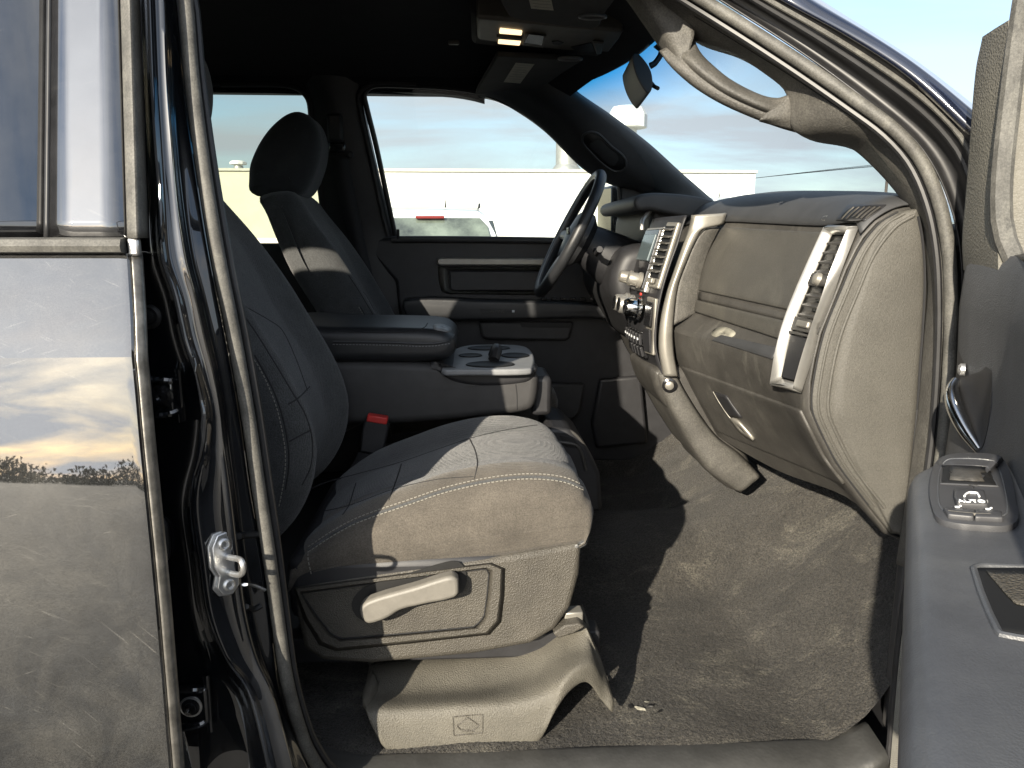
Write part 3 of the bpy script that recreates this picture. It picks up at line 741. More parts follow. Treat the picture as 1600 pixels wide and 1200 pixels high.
# sill trim: inside of the weatherstrip
rows = []
for k in range(41):
    x = -0.36 + 1.050 * k / 40
    e = max(0.0, (-0.17 - x) / 0.17, (x - 0.615) / 0.10); up = 0.050 * e * e; sh = 0.035 * e * e
    rows.append([sl(x, 1.108, 0.515 + up), sl(x, 1.112, 0.532 + up), sl(x, 1.120, 0.5385 + up), sl(x, 1.148, 0.5425 + up), sl(x, 1.176, 0.5465 + up), sl(x, 1.186 + sh, 0.543 + up), sl(x, 1.190 + sh, 0.51 + up)])
V, Fc = grid(rows)
sillp = mk('sill_plate', V, Fc, M['sill'], T, face_cam=True, ang=50, solid=0.003)
sl_bv = bvh_of(sillp)
P, _ = drape(sl_bv, [(704, 1180), (706, 1200)], 0.0, 8, False); tube('sill_joint', P, 0.0012, M['seam'], sillp, n=6)
# ribbed pinch welt up the hinge side
P = [W(1396, 1215, 1.098), W(1404, 1120, 1.10), W(1413, 1020, 1.10), W(1426, 930, 1.10), W(1446, 800, 1.11)]
Q = resample(P, 120); g = []
for i in range(0, 119):
    g.append(tube_geo([Q[i], Q[i].lerp(Q[i + 1], .72)], 0.0075, 6))
V, Fc = join_geo(*g)
mk('pinch_welt', V, Fc, M['welt'], wstrip, kind='stuff', label='pale ribbed edge trim')

# --- carpet: one sheet with toe board, tunnel and seat-side rise
def floor_z(x, y):
    z = 0.546
    tun = math.exp(-((y - 2.0) / 0.20) ** 4) * 0.10
    toe = max(0.0, x - 0.58); toe = toe * toe / (toe + 0.10) * 0.90
    if y < 1.195: z -= (1.195 - y) * 0.2
    z += tun + toe
    if y > 2.72: z += (y - 2.72) * 0.6
    z += 0.0045 * math.sin(x * 17 + 2 * math.sin(y * 9)) * math.sin(y * 13 + 1.3)
    return z
rnd = random.Random(11)
xs = [-0.40 + 1.60 * i / 330 for i in range(331)]
ys = [1.175 + 0.78 * i / 170 for i in range(171)] + [1.96 + 0.9 * (i + 1) / 50 for i in range(50)]
rows = []
for y in ys:
    row = []
    for x in xs:
        xx = x
        yy = y
        e = max(0.0, (x - 0.645) / 0.11, (-0.10 - x) / 0.22)
        if y < 1.30: yy = y + min(e * e, 2.0) * 0.045 * (1.30 - y) / 0.145
        row.append(Vector((xx, yy, floor_z(x, yy) + rnd.uniform(-0.0011, 0.0011))))
    rows.append(row)
V, Fc = grid(rows)
carpet = mk('carpet', V, Fc, M['carpet'], T, face_cam=True, ang=0, label='worn dark grey carpet with pale dusty scuffs')
cp_bv = bvh_of(carpet)
# torn patch and debris by the seat foot
for i, (x, y, r) in enumerate([(985, 1106, .006), (1002, 1108, .008), (1018, 1104, .005), (1012, 1098, .004), (1030, 1112, .004)]):
    c, nn = drape(cp_bv, [(x, y)], 0.0015)
    rr = random.Random(i)
    V = [c[0] + Vector((rr.uniform(-1, 1) * 1.6, rr.uniform(-1, 1), rr.uniform(-.25, .4))) * r for _ in range(10)]
    bm = bmesh.new()
    for v in V: bm.verts.new(v)
    bmesh.ops.convex_hull(bm, input=bm.verts)
    me = bpy.data.meshes.new('debris'); bm.to_mesh(me); bm.free(); me.materials.append(M['black'] if i % 2 == 0 else M['scuff'])
    link(bpy.data.objects.new('debris', me), carpet)
# floor pan under everything (keeps daylight out)
box('floor_pan', (0.0, 2.0, 0.47), (2.9, 1.80, 0.06), M['dark_plastic'], T, bev=0.0)

# --- roof, headliner, rear wall, driver-side wall
def Zr(y):  # headliner height over the width
    t = (y - 2.0) / 0.72
    return 1.985 - 0.085 * abs(t) ** 3.2
XF = lambda y: 0.44 - 0.13 * ((y - 2.0) / 0.6) ** 2          # front header line
rows = []
for k in range(25):
    y = 1.29 + 1.42 * k / 24
    r = []
    for j in range(14):
        t = j / 13; x = -1.50 + (XF(y) + 1.50) * t
        z = Zr(y) - max(0.0, t - 0.80) ** 2 * 2.1 * 1.0 - max(0.0, 0.12 - t) * 0.6
        r.append(Vector((x, y, z)))
    rows.append(r)
V, Fc = grid(rows)
head = mk('headliner', V, Fc, M['headliner'], T, face_cam=True, ang=0, label='dark cloth headliner')
hl_bv = bvh_of(head)
rows = []
for k in range(21):
    y = 1.20 + 1.60 * k / 20
    rows.append([Vector((x, y, Zr(y) + 0.035 - (0.05 if x < -1.5 else 0) - max(0, x - 0.2) * 0.28)) for x in (-1.62, -1.4, -0.6, 0.0, 0.3, XF(y) + 0.05)])
V, Fc = grid(rows)
mk('roof_skin', V, Fc, M['paint_clean'], T, ang=0, solid=0.01)
# near roof side rail, between weatherstrip and outer skin
top = [p for p in wsw if p.z > 1.80]
railc = [(-1.55, 1.23, 1.88), (-0.45, 1.225, 1.895), (-0.2, 1.225, 1.90), (0.1, 1.235, 1.895), (0.26, 1.25, 1.865)]
for nm, curves, mt in (('roof_rail', [[Vector((x, y + 0.0, z - 0.03)) for x, y, z in railc], [Vector((x, y - 0.045, z - 0.02)) for x, y, z in railc], [Vector((x, y - 0.06, z + 0.02)) for x, y, z in railc], [Vector((x, y - 0.02, z + 0.065)) for x, y, z in railc]], M['paint_clean']),
                       ('roof_rail_trim', [[Vector((x, y + 0.0, z - 0.03)) for x, y, z in railc], [Vector((x, y + 0.05, z - 0.012)) for x, y, z in railc], [Vector((x, y + 0.10, z + 0.055)) for x, y, z in railc]], M['headliner'])):
    loft(nm, curves, mt, T, n=30, m=10, solid=0.004)
# rear wall of the cab and rear bench
rows = [[Vector((-1.42, y, z)) for y in (1.12, 1.35)] for z in (0.55, 1.40)]
box('cab_back', (-1.50, 2.0, 0.98), (0.08, 1.72, 0.86), M['dark_plastic'], T, bev=0.01)
box('cab_back_header', (-1.50, 2.0, 1.87), (0.08, 1.60, 0.16), M['dark_plastic'], T, bev=0.01)
box('rear_window', (-1.50, 2.0, 1.60), (0.008, 1.60, 0.40), M['glass_rear'], T, bev=0)
for y in (1.15, 2.85):
    box('cab_corner', (-1.46, y, 1.25), (0.16, 0.14, 1.4), M['dark_plastic'], T, bev=0.02)
rb = pillow('rear_bench', [(-1.30, 0.62), (-0.86, 0.62), (-0.84, 0.98), (-1.20, 1.03), (-1.34, 1.56), (-1.44, 1.58), (-1.44, 0.7)], 1.14, 2.86, 0.05, M['fabric_dark'], T)
# near-side rear door inner skin and far-side structure
box('rear_door_inner', (-0.98, 1.115, 0.98), (0.95, 0.02, 0.82), M['dark_plastic'], rdoor, bev=0.01)
# inner B pillar trim (near), facing the cabin: closes the gap behind the weatherstrip
loft('b_pillar_trim', [cv([(x + 12, y) for x, y in flange], 1.125), cv([(x + 22, y) for x, y in flange], 1.140), cv([(x + 2, y) for x, y in flange], 1.20), cv([(x - 110, y) for x, y in flange], 1.24)], M['dark_plastic'], T, n=60, m=16, solid=0.003)

# driver-side body wall, with window openings between separate pieces
YD = 2.82
def Ydr(z): return YD - max(0, z - 1.40) * 0.30                # driver-side glass leans in
def WD(x, y, d=0.0):
    P = W(x, y, YD)
    for _ in range(10): P = W(x, y, Ydr(P.z) + d)
    return P
def CD(pts, d=0.0): return [WD(x, y, d) for x, y in pts]
# front window outline (glass edge), rear window outline
fw = [(615, 369), (600, 300), (585, 225), (570, 158), (572, 144), (584, 137), (640, 138), (700, 141), (750, 149), (800, 170), (850, 203), (905, 257), (940, 283), (966, 292), (968, 330), (970, 372)]
fwd = CD(fw, 0.06)
mk('driver_window', [p for p in fwd], [tuple(range(len(fwd)))], M['glass_side'], T, smooth=False)
rwd = CD([(300, 372), (300, 134), (430, 134), (462, 140), (478, 155), (484, 185), (492, 250), (501, 326), (503, 372)], 0.06)
mk('rear_side_window', rwd, [tuple(range(len(rwd)))], M['glass_rear'], T, smooth=False)
# pillar between the two side windows
def strip(name, A, B, mt, parent=T, d0=0.0, mid=None, n=30, **k):
    cs = [CD(A, 0.05), CD(A, 0.0), CD(B, 0.0), CD(B, 0.05)]
    if mid: cs = [CD(A, 0.06), CD(A, 0.004), CD(mid, -0.035), CD(B, 0.004), CD(B, 0.06)]
    return loft(name, cs, mt, parent, n=n, m=18, solid=0.004, **k)
bd = strip('driver_b_pillar', [(455, 100), (470, 130), (483, 160), (486, 190), (494, 250), (503, 326), (507, 380), (520, 520)], [(570, 100), (567, 140), (568, 170), (583, 240), (599, 310), (615, 369), (640, 420), (655, 520)], M['dark_plastic'], mid=[(505, 100), (510, 135), (520, 165), (530, 215), (540, 280), (555, 348), (562, 400), (575, 520)], label='dark plastic pillar trim behind the driver seat')
# dark rubber run and light-catching trim edge round the front window
fr = [(619, 375), (603, 300), (587, 225), (571, 160), (569, 148), (577, 137), (590, 133), (640, 134), (700, 137), (752, 145), (802, 166), (852, 199), (907, 252)]
tube('window_run', CD(fr, 0.0), 0.009, M['rubber_black'], bd, n=8, steps=80)
tube('window_trim', CD([(606, 369), (592, 308), (577, 238), (562, 170), (560, 150), (570, 137), (588, 130), (650, 131)], -0.012), 0.0065, M['console'], bd, n=8, steps=60)
tube('window_run', CD([(345, 131), (430, 131), (464, 137), (482, 154), (487, 185), (495, 250), (505, 330)], 0.0), 0.011, M['rubber_black'], bd, n=8, steps=60)
# rail above the driver-side windows
ra = [(240, 132), (430, 134), (470, 136), (560, 134), (640, 137), (700, 140), (735, 145), (758, 151)]
loft('driver_roof_rail', [CD(ra, 0.05), CD(ra, 0.0), [p + Vector((0, -0.04, 0.03)) for p in CD(ra)], [p + Vector((0, -0.12, 0.09)) for p in CD(ra)]], M['headliner'], T, n=40, m=12, solid=0.004)
loft('driver_roof_skin', [[p + Vector((0, 0.07, -0.01)) for p in CD(ra)], [p + Vector((0, 0.09, 0.05)) for p in CD(ra)], [p + Vector((0, 0.02, 0.11)) for p in CD(ra)]], M['paint_clean'], T, n=30, m=8, solid=0.004)
# rear part of the far side below the window
box('far_rear_door', (-0.84, 2.87, 0.97), (1.33, 0.08, 0.86), M['dark_plastic'], T, bev=0.01)
# --- seat belt on the driver pillar
belt_guide = CD([(524, 200)], -0.045)[0]
bg = box('belt_guide', belt_guide, (0.05, 0.03, 0.09), M['dark_plastic'], T, bev=0.01)
A = CD([(517, 245), (527, 300), (542, 360), (560, 420), (578, 480)], -0.05); B = CD([(543, 243), (554, 300), (566, 360), (580, 420), (595, 480)], -0.052)
loft('belt_webbing', [A, B], M['belt_web'], bg, n=20, solid=0.002)
c = CD([(547, 242)], -0.05)[0]
mk('belt_bolt', *lathe_geo(c, (0, -1, 0), [(.012, 0), (.012, .006), (.008, .010), (.0005, .011)], 16), M['dark_plastic'], bg, fix=True)
box('belt_shoulder', CD([(527, 230)], -0.055)[0], (0.055, 0.02, 0.035), M['gloss_black'], bg, bev=0.008)

# --- A pillars, windscreen
dapL = [(745, 146), (770, 153), (800, 168), (850, 203), (905, 257), (940, 281), (970, 292), (1000, 300), (1030, 330)]
dapU = [(880, 128), (884, 136), (900, 148), (940, 175), (1000, 220), (1050, 265), (1095, 304), (1115, 322), (1130, 345)]
yl = [2.66, 2.67, 2.68, 2.70, 2.73, 2.76, 2.78, 2.79, 2.80]; yu = [2.55, 2.56, 2.57, 2.60, 2.65, 2.70, 2.75, 2.76, 2.77]
Lc = [W(x, y, q) for (x, y), q in zip(dapL, yl)]; Uc = [W(x, y, q) for (x, y), q in zip(dapU, yu)]
Mc = [a.lerp(b, .5) + Vector((-0.015, -0.045, 0.0)) for a, b in zip(Lc, Uc)]
dap = loft('driver_a_pillar', [[p + Vector((0.02, 0.08, 0)) for p in Lc], Lc, [a.lerp(b, .25) + Vector((-.008, -.03, 0)) for a, b in zip(Lc, Uc)], Mc, [a.lerp(b, .8) + Vector((-.008, -.03, 0)) for a, b in zip(Lc, Uc)], Uc, [p + Vector((0.04, 0.05, 0.0)) for p in Uc]], M['dash_pad'], T, n=50, m=40, solid=0.003, ang=0, label='dark trim of the driver side windscreen pillar with a grip recess')
dap_bv = bvh_of(dap)
ov = [(912, 211), (922, 206), (935, 209), (955, 228), (972, 242), (978, 252), (976, 263), (962, 267), (945, 258), (922, 236), (911, 222)]
disc_patch('grip_shade', dap_bv, ov, M['black'], dap, off=0.003, n=48, solid=0.004)  # flat black patch, the shade of the grip hollow is in its colour
P, _ = drape(dap_bv, ov, 0.001, 60, True, True); tube('grip_rim', P, 0.0045, M['dash_pad'], dap, n=8, closed=True)
# roof header in front (dark strip above the screen, near the visors)
hdr = []
for k in range(13):
    y = 1.33 + 1.34 * k / 12; hdr.append((XF(y), y))
zh = 1.89
loft('front_header', [[Vector((x - 0.22, y, Zr(y) - 0.02)) for x, y in hdr], [Vector((x - 0.10, y, zh + 0.045)) for x, y in hdr], [Vector((x - 0.02, y, zh + 0.004)) for x, y in hdr], [Vector((x + 0.012, y, zh - 0.001)) for x, y in hdr], [Vector((x + 0.05, y, zh + 0.03)) for x, y in hdr]], M['headliner'], T, n=40, m=16, solid=0.004, ang=0)
# windscreen: lofted from header to cowl
XB = lambda y: 1.16 - 0.42 * ((y - 2.0) / 0.78) ** 2
rows = []
for k in range(25):
    y = 1.20 + 1.60 * k / 24; yt = 2.0 + (y - 2.0) * 0.80
    rows.append([Vector((XF(yt) + 0.01 + (XB(y) - XF(yt)) * t, yt + (y - yt) * t, zh + 0.0 + (1.44 - zh) * t + 0.03 * math.sin(math.pi * t))) for t in [i / 10 for i in range(11)]])
V, Fc = grid(rows)
mk('windscreen', V, Fc, M['glass_wind'], T, ang=0, label='windscreen with blue tint band along its top')

# near A pillar trim
ap_out = [(1010, -60, 1.345), (1105, 0, 1.33), (1225, 78, 1.278), (1335, 155, 1.222), (1390, 197, 1.195), (1430, 243, 1.178), (1458, 312, 1.162), (1470, 390, 1.152), (1474, 470, 1.148), (1472, 560, 1.146), (1465, 660, 1.144), (1452, 760, 1.142), (1430, 880, 1.14)]
ap_in = [(930, -60, 1.47), (990, 0, 1.46), (1075, 58, 1.43), (1142, 82, 1.39), (1199, 118, 1.355), (1228, 146, 1.335), (1240, 204, 1.325), (1320, 226, 1.30), (1365, 262, 1.28), (1412, 316, 1.255), (1436, 350, 1.235), (1449, 440, 1.215), (1444, 520, 1.21), (1432, 660, 1.205), (1412, 800, 1.20), (1400, 880, 1.20)]
Oc = resample([W(*p) for p in ap_out], 90); Ic = resample([W(*p) for p in ap_in], 90)
# the inner line along the left corner runs lower than the handle hole
apt = loft('passenger_a_pillar', [[p + Vector((0.0, 0.004, 0)) for p in Oc], [a.lerp(b, .12) + Vector((-.006, -.014, 0.002)) for a, b in zip(Oc, Ic)], [a.lerp(b, .5) + Vector((-.008, -.016, 0)) for a, b in zip(Oc, Ic)], [a.lerp(b, .88) + Vector((-.004, -.006, 0)) for a, b in zip(Oc, Ic)], Ic, [p + Vector((0.03, 0.03, -0.005)) for p in Ic]], M['trim'], T, n=110, m=30, solid=0.003, ang=0, label='grey grained plastic windscreen pillar trim on the passenger side')
ap_bv = bvh_of(apt)
P, _ = drape(ap_bv, [(1085, 25), (1142, 60), (1235, 118), (1310, 168), (1380, 215), (1420, 255), (1440, 300), (1452, 360)], -0.0005, 60); tube('trim_groove', P, 0.0014, M['seam'], apt, n=6)
# corner piece left of the handle, and fairing right of it
lc = [(925, -60), (972, -8), (1005, 38), (1030, 74), (1052, 105), (1078, 132)]
uc = [(1000, -60), (1060, 0), (1075, 30), (1085, 50), (1078, 80), (1082, 110)]
loft('handle_base', [[W(x, y, 1.46 - 0.0002 * (x - 925)) for x, y in lc], [W(x, y, 1.425 - 0.0002 * (x - 925)) for x, y in mixp(lc, uc, .35)], [W(x, y, 1.42 - 0.0002 * (x - 925)) for x, y in uc]], M['trim'], apt, n=30, m=12, solid=0.004)
loft('handle_base', [[W(x, y, 1.325) for x, y in [(1195, 178), (1222, 160), (1232, 148), (1262, 150), (1300, 175)]], [W(x, y, 1.322) for x, y in [(1190, 186), (1222, 184), (1250, 182), (1280, 192), (1312, 205)]], [W(x, y, 1.335) for x, y in [(1186, 190), (1222, 200), (1250, 207), (1285, 216), (1322, 227)]]], M['trim'], apt, n=24, m=10, solid=0.004)
# grab handle: a broad moulded bar between the opening and the screen edge
h_in = [(1084, 48), (1087, 66), (1095, 82), (1111, 99), (1142, 124), (1187, 147), (1214, 153), (1232, 148)]
h_out = [(1030, 80), (1042, 97), (1060, 116), (1088, 139), (1128, 163), (1180, 186), (1222, 201), (1262, 212)]
hy = [1.405, 1.395, 1.385, 1.372, 1.355, 1.338, 1.328, 1.32]
def hcurve(t, dy): return [W(p[0] + (q[0] - p[0]) * t, p[1] + (q[1] - p[1]) * t, y_ + (dy if dy > 0.01 else dy * k_ + 0.012 * (1 - k_))) for p, q, y_, k_ in zip(h_in, h_out, hy, (0, .5, 1, 1, 1, 1, .5, 0))]
loft('grab_handle', [hcurve(0.02, 0.045), hcurve(0.0, 0.016), hcurve(0.06, 0.002), hcurve(0.25, -0.010), hcurve(0.42, -0.012), hcurve(0.55, -0.006), hcurve(0.60, 0.0), hcurve(0.66, -0.002), hcurve(0.86, 0.002), hcurve(0.97, 0.010), hcurve(1.0, 0.028), hcurve(0.9, 0.05)], M['trim'], apt, n=50, m=50, solid=0.003, ang=0, label='broad grab handle moulded into the pillar trim')

# outer A pillar: jamb steps and painted skin
j0 = [(1030, -60, 1.335), (1128, 0, 1.318), (1255, 82, 1.26), (1365, 163, 1.20), (1425, 212, 1.172), (1462, 262, 1.155), (1490, 330, 1.143), (1503, 400, 1.136), (1506, 480, 1.134), (1503, 570, 1.132), (1494, 680, 1.130), (1478, 800, 1.128), (1450, 930, 1.126)]
j1 = [(1062, -60, 1.345), (1160, 0, 1.328), (1280, 76, 1.27), (1392, 158, 1.21), (1450, 210, 1.185), (1487, 262, 1.168), (1508, 330, 1.158), (1520, 400, 1.150), (1523, 480, 1.148), (1520, 570, 1.146), (1510, 680, 1.144), (1494, 800, 1.142), (1466, 930, 1.14)]
j2 = [(1085, -60, 1.31), (1182, 0, 1.29), (1300, 70, 1.232), (1408, 142, 1.172), (1470, 196, 1.145), (1508, 250, 1.125), (1530, 330, 1.11), (1540, 400, 1.10), (1542, 480, 1.098), (1540, 570, 1.096), (1530, 680, 1.094), (1514, 800, 1.092), (1486, 930, 1.09)]
j3 = [(1130, -55, 1.285), (1225, 0, 1.262), (1322, 52, 1.205), (1420, 116, 1.150), (1480, 165, 1.12), (1516, 205, 1.10), (1545, 270, 1.08), (1560, 400, 1.06), (1565, 480, 1.06), (1565, 570, 1.05), (1560, 680, 1.05), (1550, 800, 1.05), (1530, 930, 1.05)]
J = [[W(*p) for p in j] for j in (j0, j1, j2, j3)]
jam = loft('a_pillar_jamb', [J[0], [a.lerp(b, .6) + Vector((0, .012, 0)) for a, b in zip(J[0], J[1])], J[1], [a.lerp(b, .5) for a, b in zip(J[1], J[2])], J[2], [a.lerp(b, .5) + Vector((0, .006, 0)) for a, b in zip(J[2], J[3])], J[3]], M['rubber_black'], T, n=70, m=40, solid=0.003, ang=0)
tube('jamb_seal', [a.lerp(b, .72) + Vector((0, -0.006, 0)) for a, b in zip(J[1], J[2])], 0.0055, M['rubber_black'], jam, n=8, steps=60)
tube('jamb_seal', [a.lerp(b, .35) + Vector((0, -0.004, 0)) for a, b in zip(J[2], J[3])], 0.004, M['rubber'], jam, n=8, steps=60)
u3 = [(1175, -62, 1.30), (1274, 0, 1.268), (1412, 88, 1.18), (1514, 166, 1.125), (1600, 235, 1.09), (1680, 300, 1.08)]
l3 = [(1130, -55, 1.283), (1225, 0, 1.258), (1322, 52, 1.20), (1420, 116, 1.145), (1516, 205, 1.095), (1620, 310, 1.05)]
Lq = resample([W(*p) for p in l3], 40); Uq = resample([W(*p) for p in u3], 40)
loft('a_pillar_skin', [[p + Vector((0, .012, 0)) for p in Lq], Lq, [a.lerp(b, .4) + Vector((.004, -.008, .004)) for a, b in zip(Lq, Uq)], Uq, [p + Vector((.05, .06, .01)) for p in Uq]], M['paint_blue'], T, n=50, m=24, solid=0.003, ang=0, label='dark blue black painted windscreen pillar')
# front fender / cowl outside, firewall inside (stops light)
box('firewall', (1.22, 2.0, 0.95), (0.04, 1.80, 1.0), M['dark_plastic'], T, bev=0)
box('cowl', (1.22, 2.0, 1.415), (0.5, 1.75, 0.05), M['black'], T, bev=0.01)
hoodrows = [[Vector((x, y, 1.40 - 0.04 * ((y - 2.0) / 0.85) ** 2 - (x - 1.3) * 0.045)) for x in (1.25, 1.7, 2.2, 2.7, 2.9)] for y in (1.1, 1.4, 1.7, 2.0, 2.3, 2.6, 2.9)]
V, Fc = grid(hoodrows); mk('hood', V, Fc, M['paint_clean'], T, solid=0.01)
for y, s in ((1.03, 1), (2.97, -1)):
    V, Fc = prism_geo([Vector((0.86, y, 0.62)), Vector((1.2, y, 0.62)), Vector((1.3, y, 0.95)), Vector((1.6, y, 1.06)), Vector((1.95, y, 0.95)), Vector((2.05, y, 0.62)), Vector((2.85, y, 0.65)), Vector((2.88, y, 1.25)), Vector((1.3, y, 1.37)), Vector((0.86, y, 1.38))], (0, 0.06 * s, 0))
    mk('fender', V, Fc, M['paint_clean'], T, fix=True, bev=0.02)
# kick panel and cabin side ahead of the opening (near) and far
box('kick_panel', (0.97, 1.215, 0.84), (0.46, 0.03, 0.60), M['console'], T, bev=0.01)
for x in (1.62, -2.05):
    for y, s in ((1.02, -1), (2.98, 1)):
        c = Vector((x, y, 0.40))
        t = mk('wheel', *lathe_geo(c - Vector((0, s * .13, 0)), (0, s, 0), [(0.22, 0.0), (0.37, 0.0), (0.40, 0.05), (0.40, 0.20), (0.37, 0.25), (0.24, 0.25)], 32), M['tyre'], T, fix=True)
        mk('rim', *lathe_geo(c - Vector((0, s * .13, 0)), (0, s, 0), [(0.01, 0.16), (0.08, 0.20), (0.20, 0.21), (0.245, 0.235), (0.245, 0.0)], 28), M['rim'], t, fix=True)
# cargo box behind the cab
box('cargo_box', (-2.35, 2.0, 0.98), (1.55, 1.92, 0.75), M['paint_clean'], T, bev=0.05, seg=3)
box('driver_sill', (0.1, 2.93, 0.53), (2.4, 0.10, 0.12), M['paint_clean'], T, bev=0.02)

# ------------------------------------------------------------------ dashboard
# profiles from the windscreen side over the crest and down the rear face to the lower edge
dp = {
 1.232: [(1475, 345), (1432, 324), (1400, 329), (1369, 347), (1348, 369), (1336, 388), (1320, 420), (1307, 453), (1293, 488), (1280, 520), (1270, 562), (1264, 597), (1263, 622), (1263, 640), (1275, 670), (1303, 725), (1351, 789), (1388, 836), (1440, 860)],
 1.262: [(1460, 330), (1418, 313), (1380, 318), (1352, 336), (1342, 352), (1333, 372), (1316, 410), (1302, 446), (1286, 488), (1272, 528), (1260, 568), (1253, 600), (1251, 620), (1252, 640), (1264, 672), (1296, 730), (1345, 792), (1380, 834), (1425, 850)],
 1.40: [(1450, 320), (1385, 305), (1330, 317), (1302, 338), (1290, 356), (1287, 364), (1268, 402), (1252, 437), (1236, 475), (1226, 500), (1217, 532), (1206, 556), (1205, 566), (1206, 585), (1215, 620), (1245, 672), (1290, 735), (1325, 778), (1390, 790)],
 1.62: [(1370, 312), (1290, 302), (1235, 312), (1212, 336), (1202, 352), (1199, 359), (1180, 400), (1168, 428), (1158, 458), (1151, 480), (1146, 508), (1125, 531), (1122, 540), (1124, 560), (1131, 590), (1154, 640), (1190, 700), (1215, 735), (1280, 745)],
 1.84: [(1280, 312), (1220, 303), (1168, 312), (1143, 333), (1133, 349), (1129, 355), (1108, 392), (1099, 415), (1092, 440), (1088, 460), (1086, 488), (1056, 511), (1053, 518), (1055, 535), (1060, 562), (1080, 605), (1105, 652), (1122, 682), (1190, 700)],
}
prof = [C(p, y) for y, p in dp.items()]
# the profile carries on, slightly higher, across the centre to the driver side
p184 = prof[-1]
prof += [[p + Vector((0, 0.30, 0)) for p in p184], [p + Vector((0.02, 0.93, -0.02)) for p in p184]]
np_ = len(prof[0])
cols_ = [resample([q[i] for q in prof], 44, True) for i in range(np_)]
drows = [[cols_[i][k] for i in range(np_)] for k in range(44)]
# end of the loft on the passenger side: returns into the end cap
V, Fc = grid(drows)
dash = mk('dashboard', V, Fc, M['dash_low'], T, face_cam=True, ang=28, solid=0.004, off=-1.0, label='dusty dark grey dashboard with two glove boxes')
d_bv = bvh_of(dash)
# soft top pad, over the crest
padrows = [[cols_[i][k] + (Vector((-0.004, 0, 0.004)) if i > 0 else Vector((0, 0, .004))) for i in range(0, 5)] for k in range(44)]
padrows = [resample(r, 16) for r in padrows]
V, Fc = grid(padrows)
dpad = mk('top_pad', V, Fc, M['dash_pad'], dash, face_cam=True, ang=0, solid=0.003, label='soft dark dashboard top')
pad_bv = bvh_of(dpad)
# upper bin door: three bands
bl = [(1131, 353), (1108, 396), (1094, 440), (1089, 462), (1087, 487)]
br = [(1286, 362), (1268, 405), (1246, 455), (1234, 490), (1220, 530)]
ub = patch('upper_bin_door', d_bv, [(1132, 356), (1110, 395), (1099, 430), (1094, 454)], [(1290, 364), (1270, 402), (1252, 445), (1238, 486)], M['bin_door'], dash, off=0.006, solid=0.010, bev=0.003, nu=20, nv=16)
patch('bin_grip', d_bv, [(1093, 456), (1091, 468)], [(1237, 488), (1233, 502)], M['dash_low'], dash, off=0.0015, solid=0.006, nu=20, nv=4)
patch('bin_lip', d_bv, [(1091, 469), (1089, 478), (1088, 487)], [(1233, 503), (1228, 516), (1222, 531)], M['bin_door'], dash, off=0.007, solid=0.010, bev=0.003, nu=20, nv=6)
# rubber mat and scuffed patch on the shelf
patch('shelf_mat', d_bv, [(1128, 524), (1112, 532)], [(1216, 543), (1208, 562)], M['dash_pad'], dash, off=0.003, solid=0.005, bev=0.002, nu=14, nv=6)
disc_patch('scuff_mark', d_bv, [(1115, 516), (1128, 511), (1142, 514), (1150, 521), (1142, 528), (1125, 528), (1112, 524)], M['scuff'], dash, off=0.0012, n=24, solid=0.001)
# glove box lower door with its latch
gl = patch('glove_box_door', d_bv, [(1066, 572), (1084, 606), (1105, 645), (1120, 672)], [(1252, 640), (1268, 672), (1290, 715), (1320, 755)], M['dash_low'], dash, off=0.005, solid=0.008, bev=0.003, nu=22, nv=16)
gl_bv = bvh_of(gl)
lat = patch('latch_plate', gl_bv, [(1117, 612), (1126, 632), (1141, 650)], [(1136, 618), (1148, 636), (1160, 652)], M['dark_plastic'], dash, off=0.003, solid=0.004, nu=6, nv=8)
P, _ = drape(gl_bv, [(1116, 611), (1127, 630), (1141, 650), (1158, 668), (1176, 683)], 0.003, 20); tube('latch_edge', P, 0.0013, M['silver_dull'], dash, n=6)
disc_patch('latch_paddle', gl_bv, [(1143, 652), (1152, 654), (1166, 668), (1180, 686), (1170, 682), (1155, 670)], M['silver_dull'], dash, off=0.006, n=24, solid=0.006)
# --- end cap: grained panel closing the dashboard towards the door
cap_l = [(1428, 326), (1400, 331), (1371, 349), (1339, 390), (1311, 453), (1284, 522), (1268, 597), (1266, 638), (1277, 668), (1306, 724), (1354, 788), (1390, 833)]
cap_r = [(1434, 326), (1438, 332), (1442, 349), (1446, 390), (1449, 453), (1446, 522), (1440, 597), (1437, 638), (1434, 668), (1428, 724), (1420, 788), (1412, 836)]
def caprow(t, Y): return [W(a[0] + (b[0] - a[0]) * t, a[1] + (b[1] - a[1]) * t, Y) for a, b in zip(cap_l, cap_r)]
ecap = loft('end_cap', [caprow(0.0, 1.236), caprow(0.02, 1.228), caprow(0.10, 1.222), caprow(0.22, 1.219), caprow(0.30, 1.213), caprow(0.6, 1.208), caprow(0.93, 1.208), caprow(0.98, 1.216), caprow(1.0, 1.23)], M['trim_fine'], dash, n=80, m=60, smooth_v=True, solid=0.003, ang=0, label='grained end panel of the dashboard facing the doorway')
ec_bv = bvh_of(ecap)
def capline(t0, t1=None): return [(a[0] + (b[0] - a[0]) * t0, a[1] + (b[1] - a[1]) * t0) for a, b in zip(cap_l, cap_r)]
ofs = lambda d: [(x + d * 0.95, y + d * 0.18) for x, y in cap_l[1:-1]]
for nm, d, r in (('end_cap_bead', 14, 0.0026), ('end_cap_bead', 30, 0.0030)):
    P, _ = drape(ec_bv, ofs(d), 0.0, 70); tube(nm, P, r, M['trim_fine'], dash, n=8)
P, _ = drape(ec_bv, ofs(3), 0.0, 70); tube('end_cap_gap', P, 0.0016, M['seam'], dash, n=6)
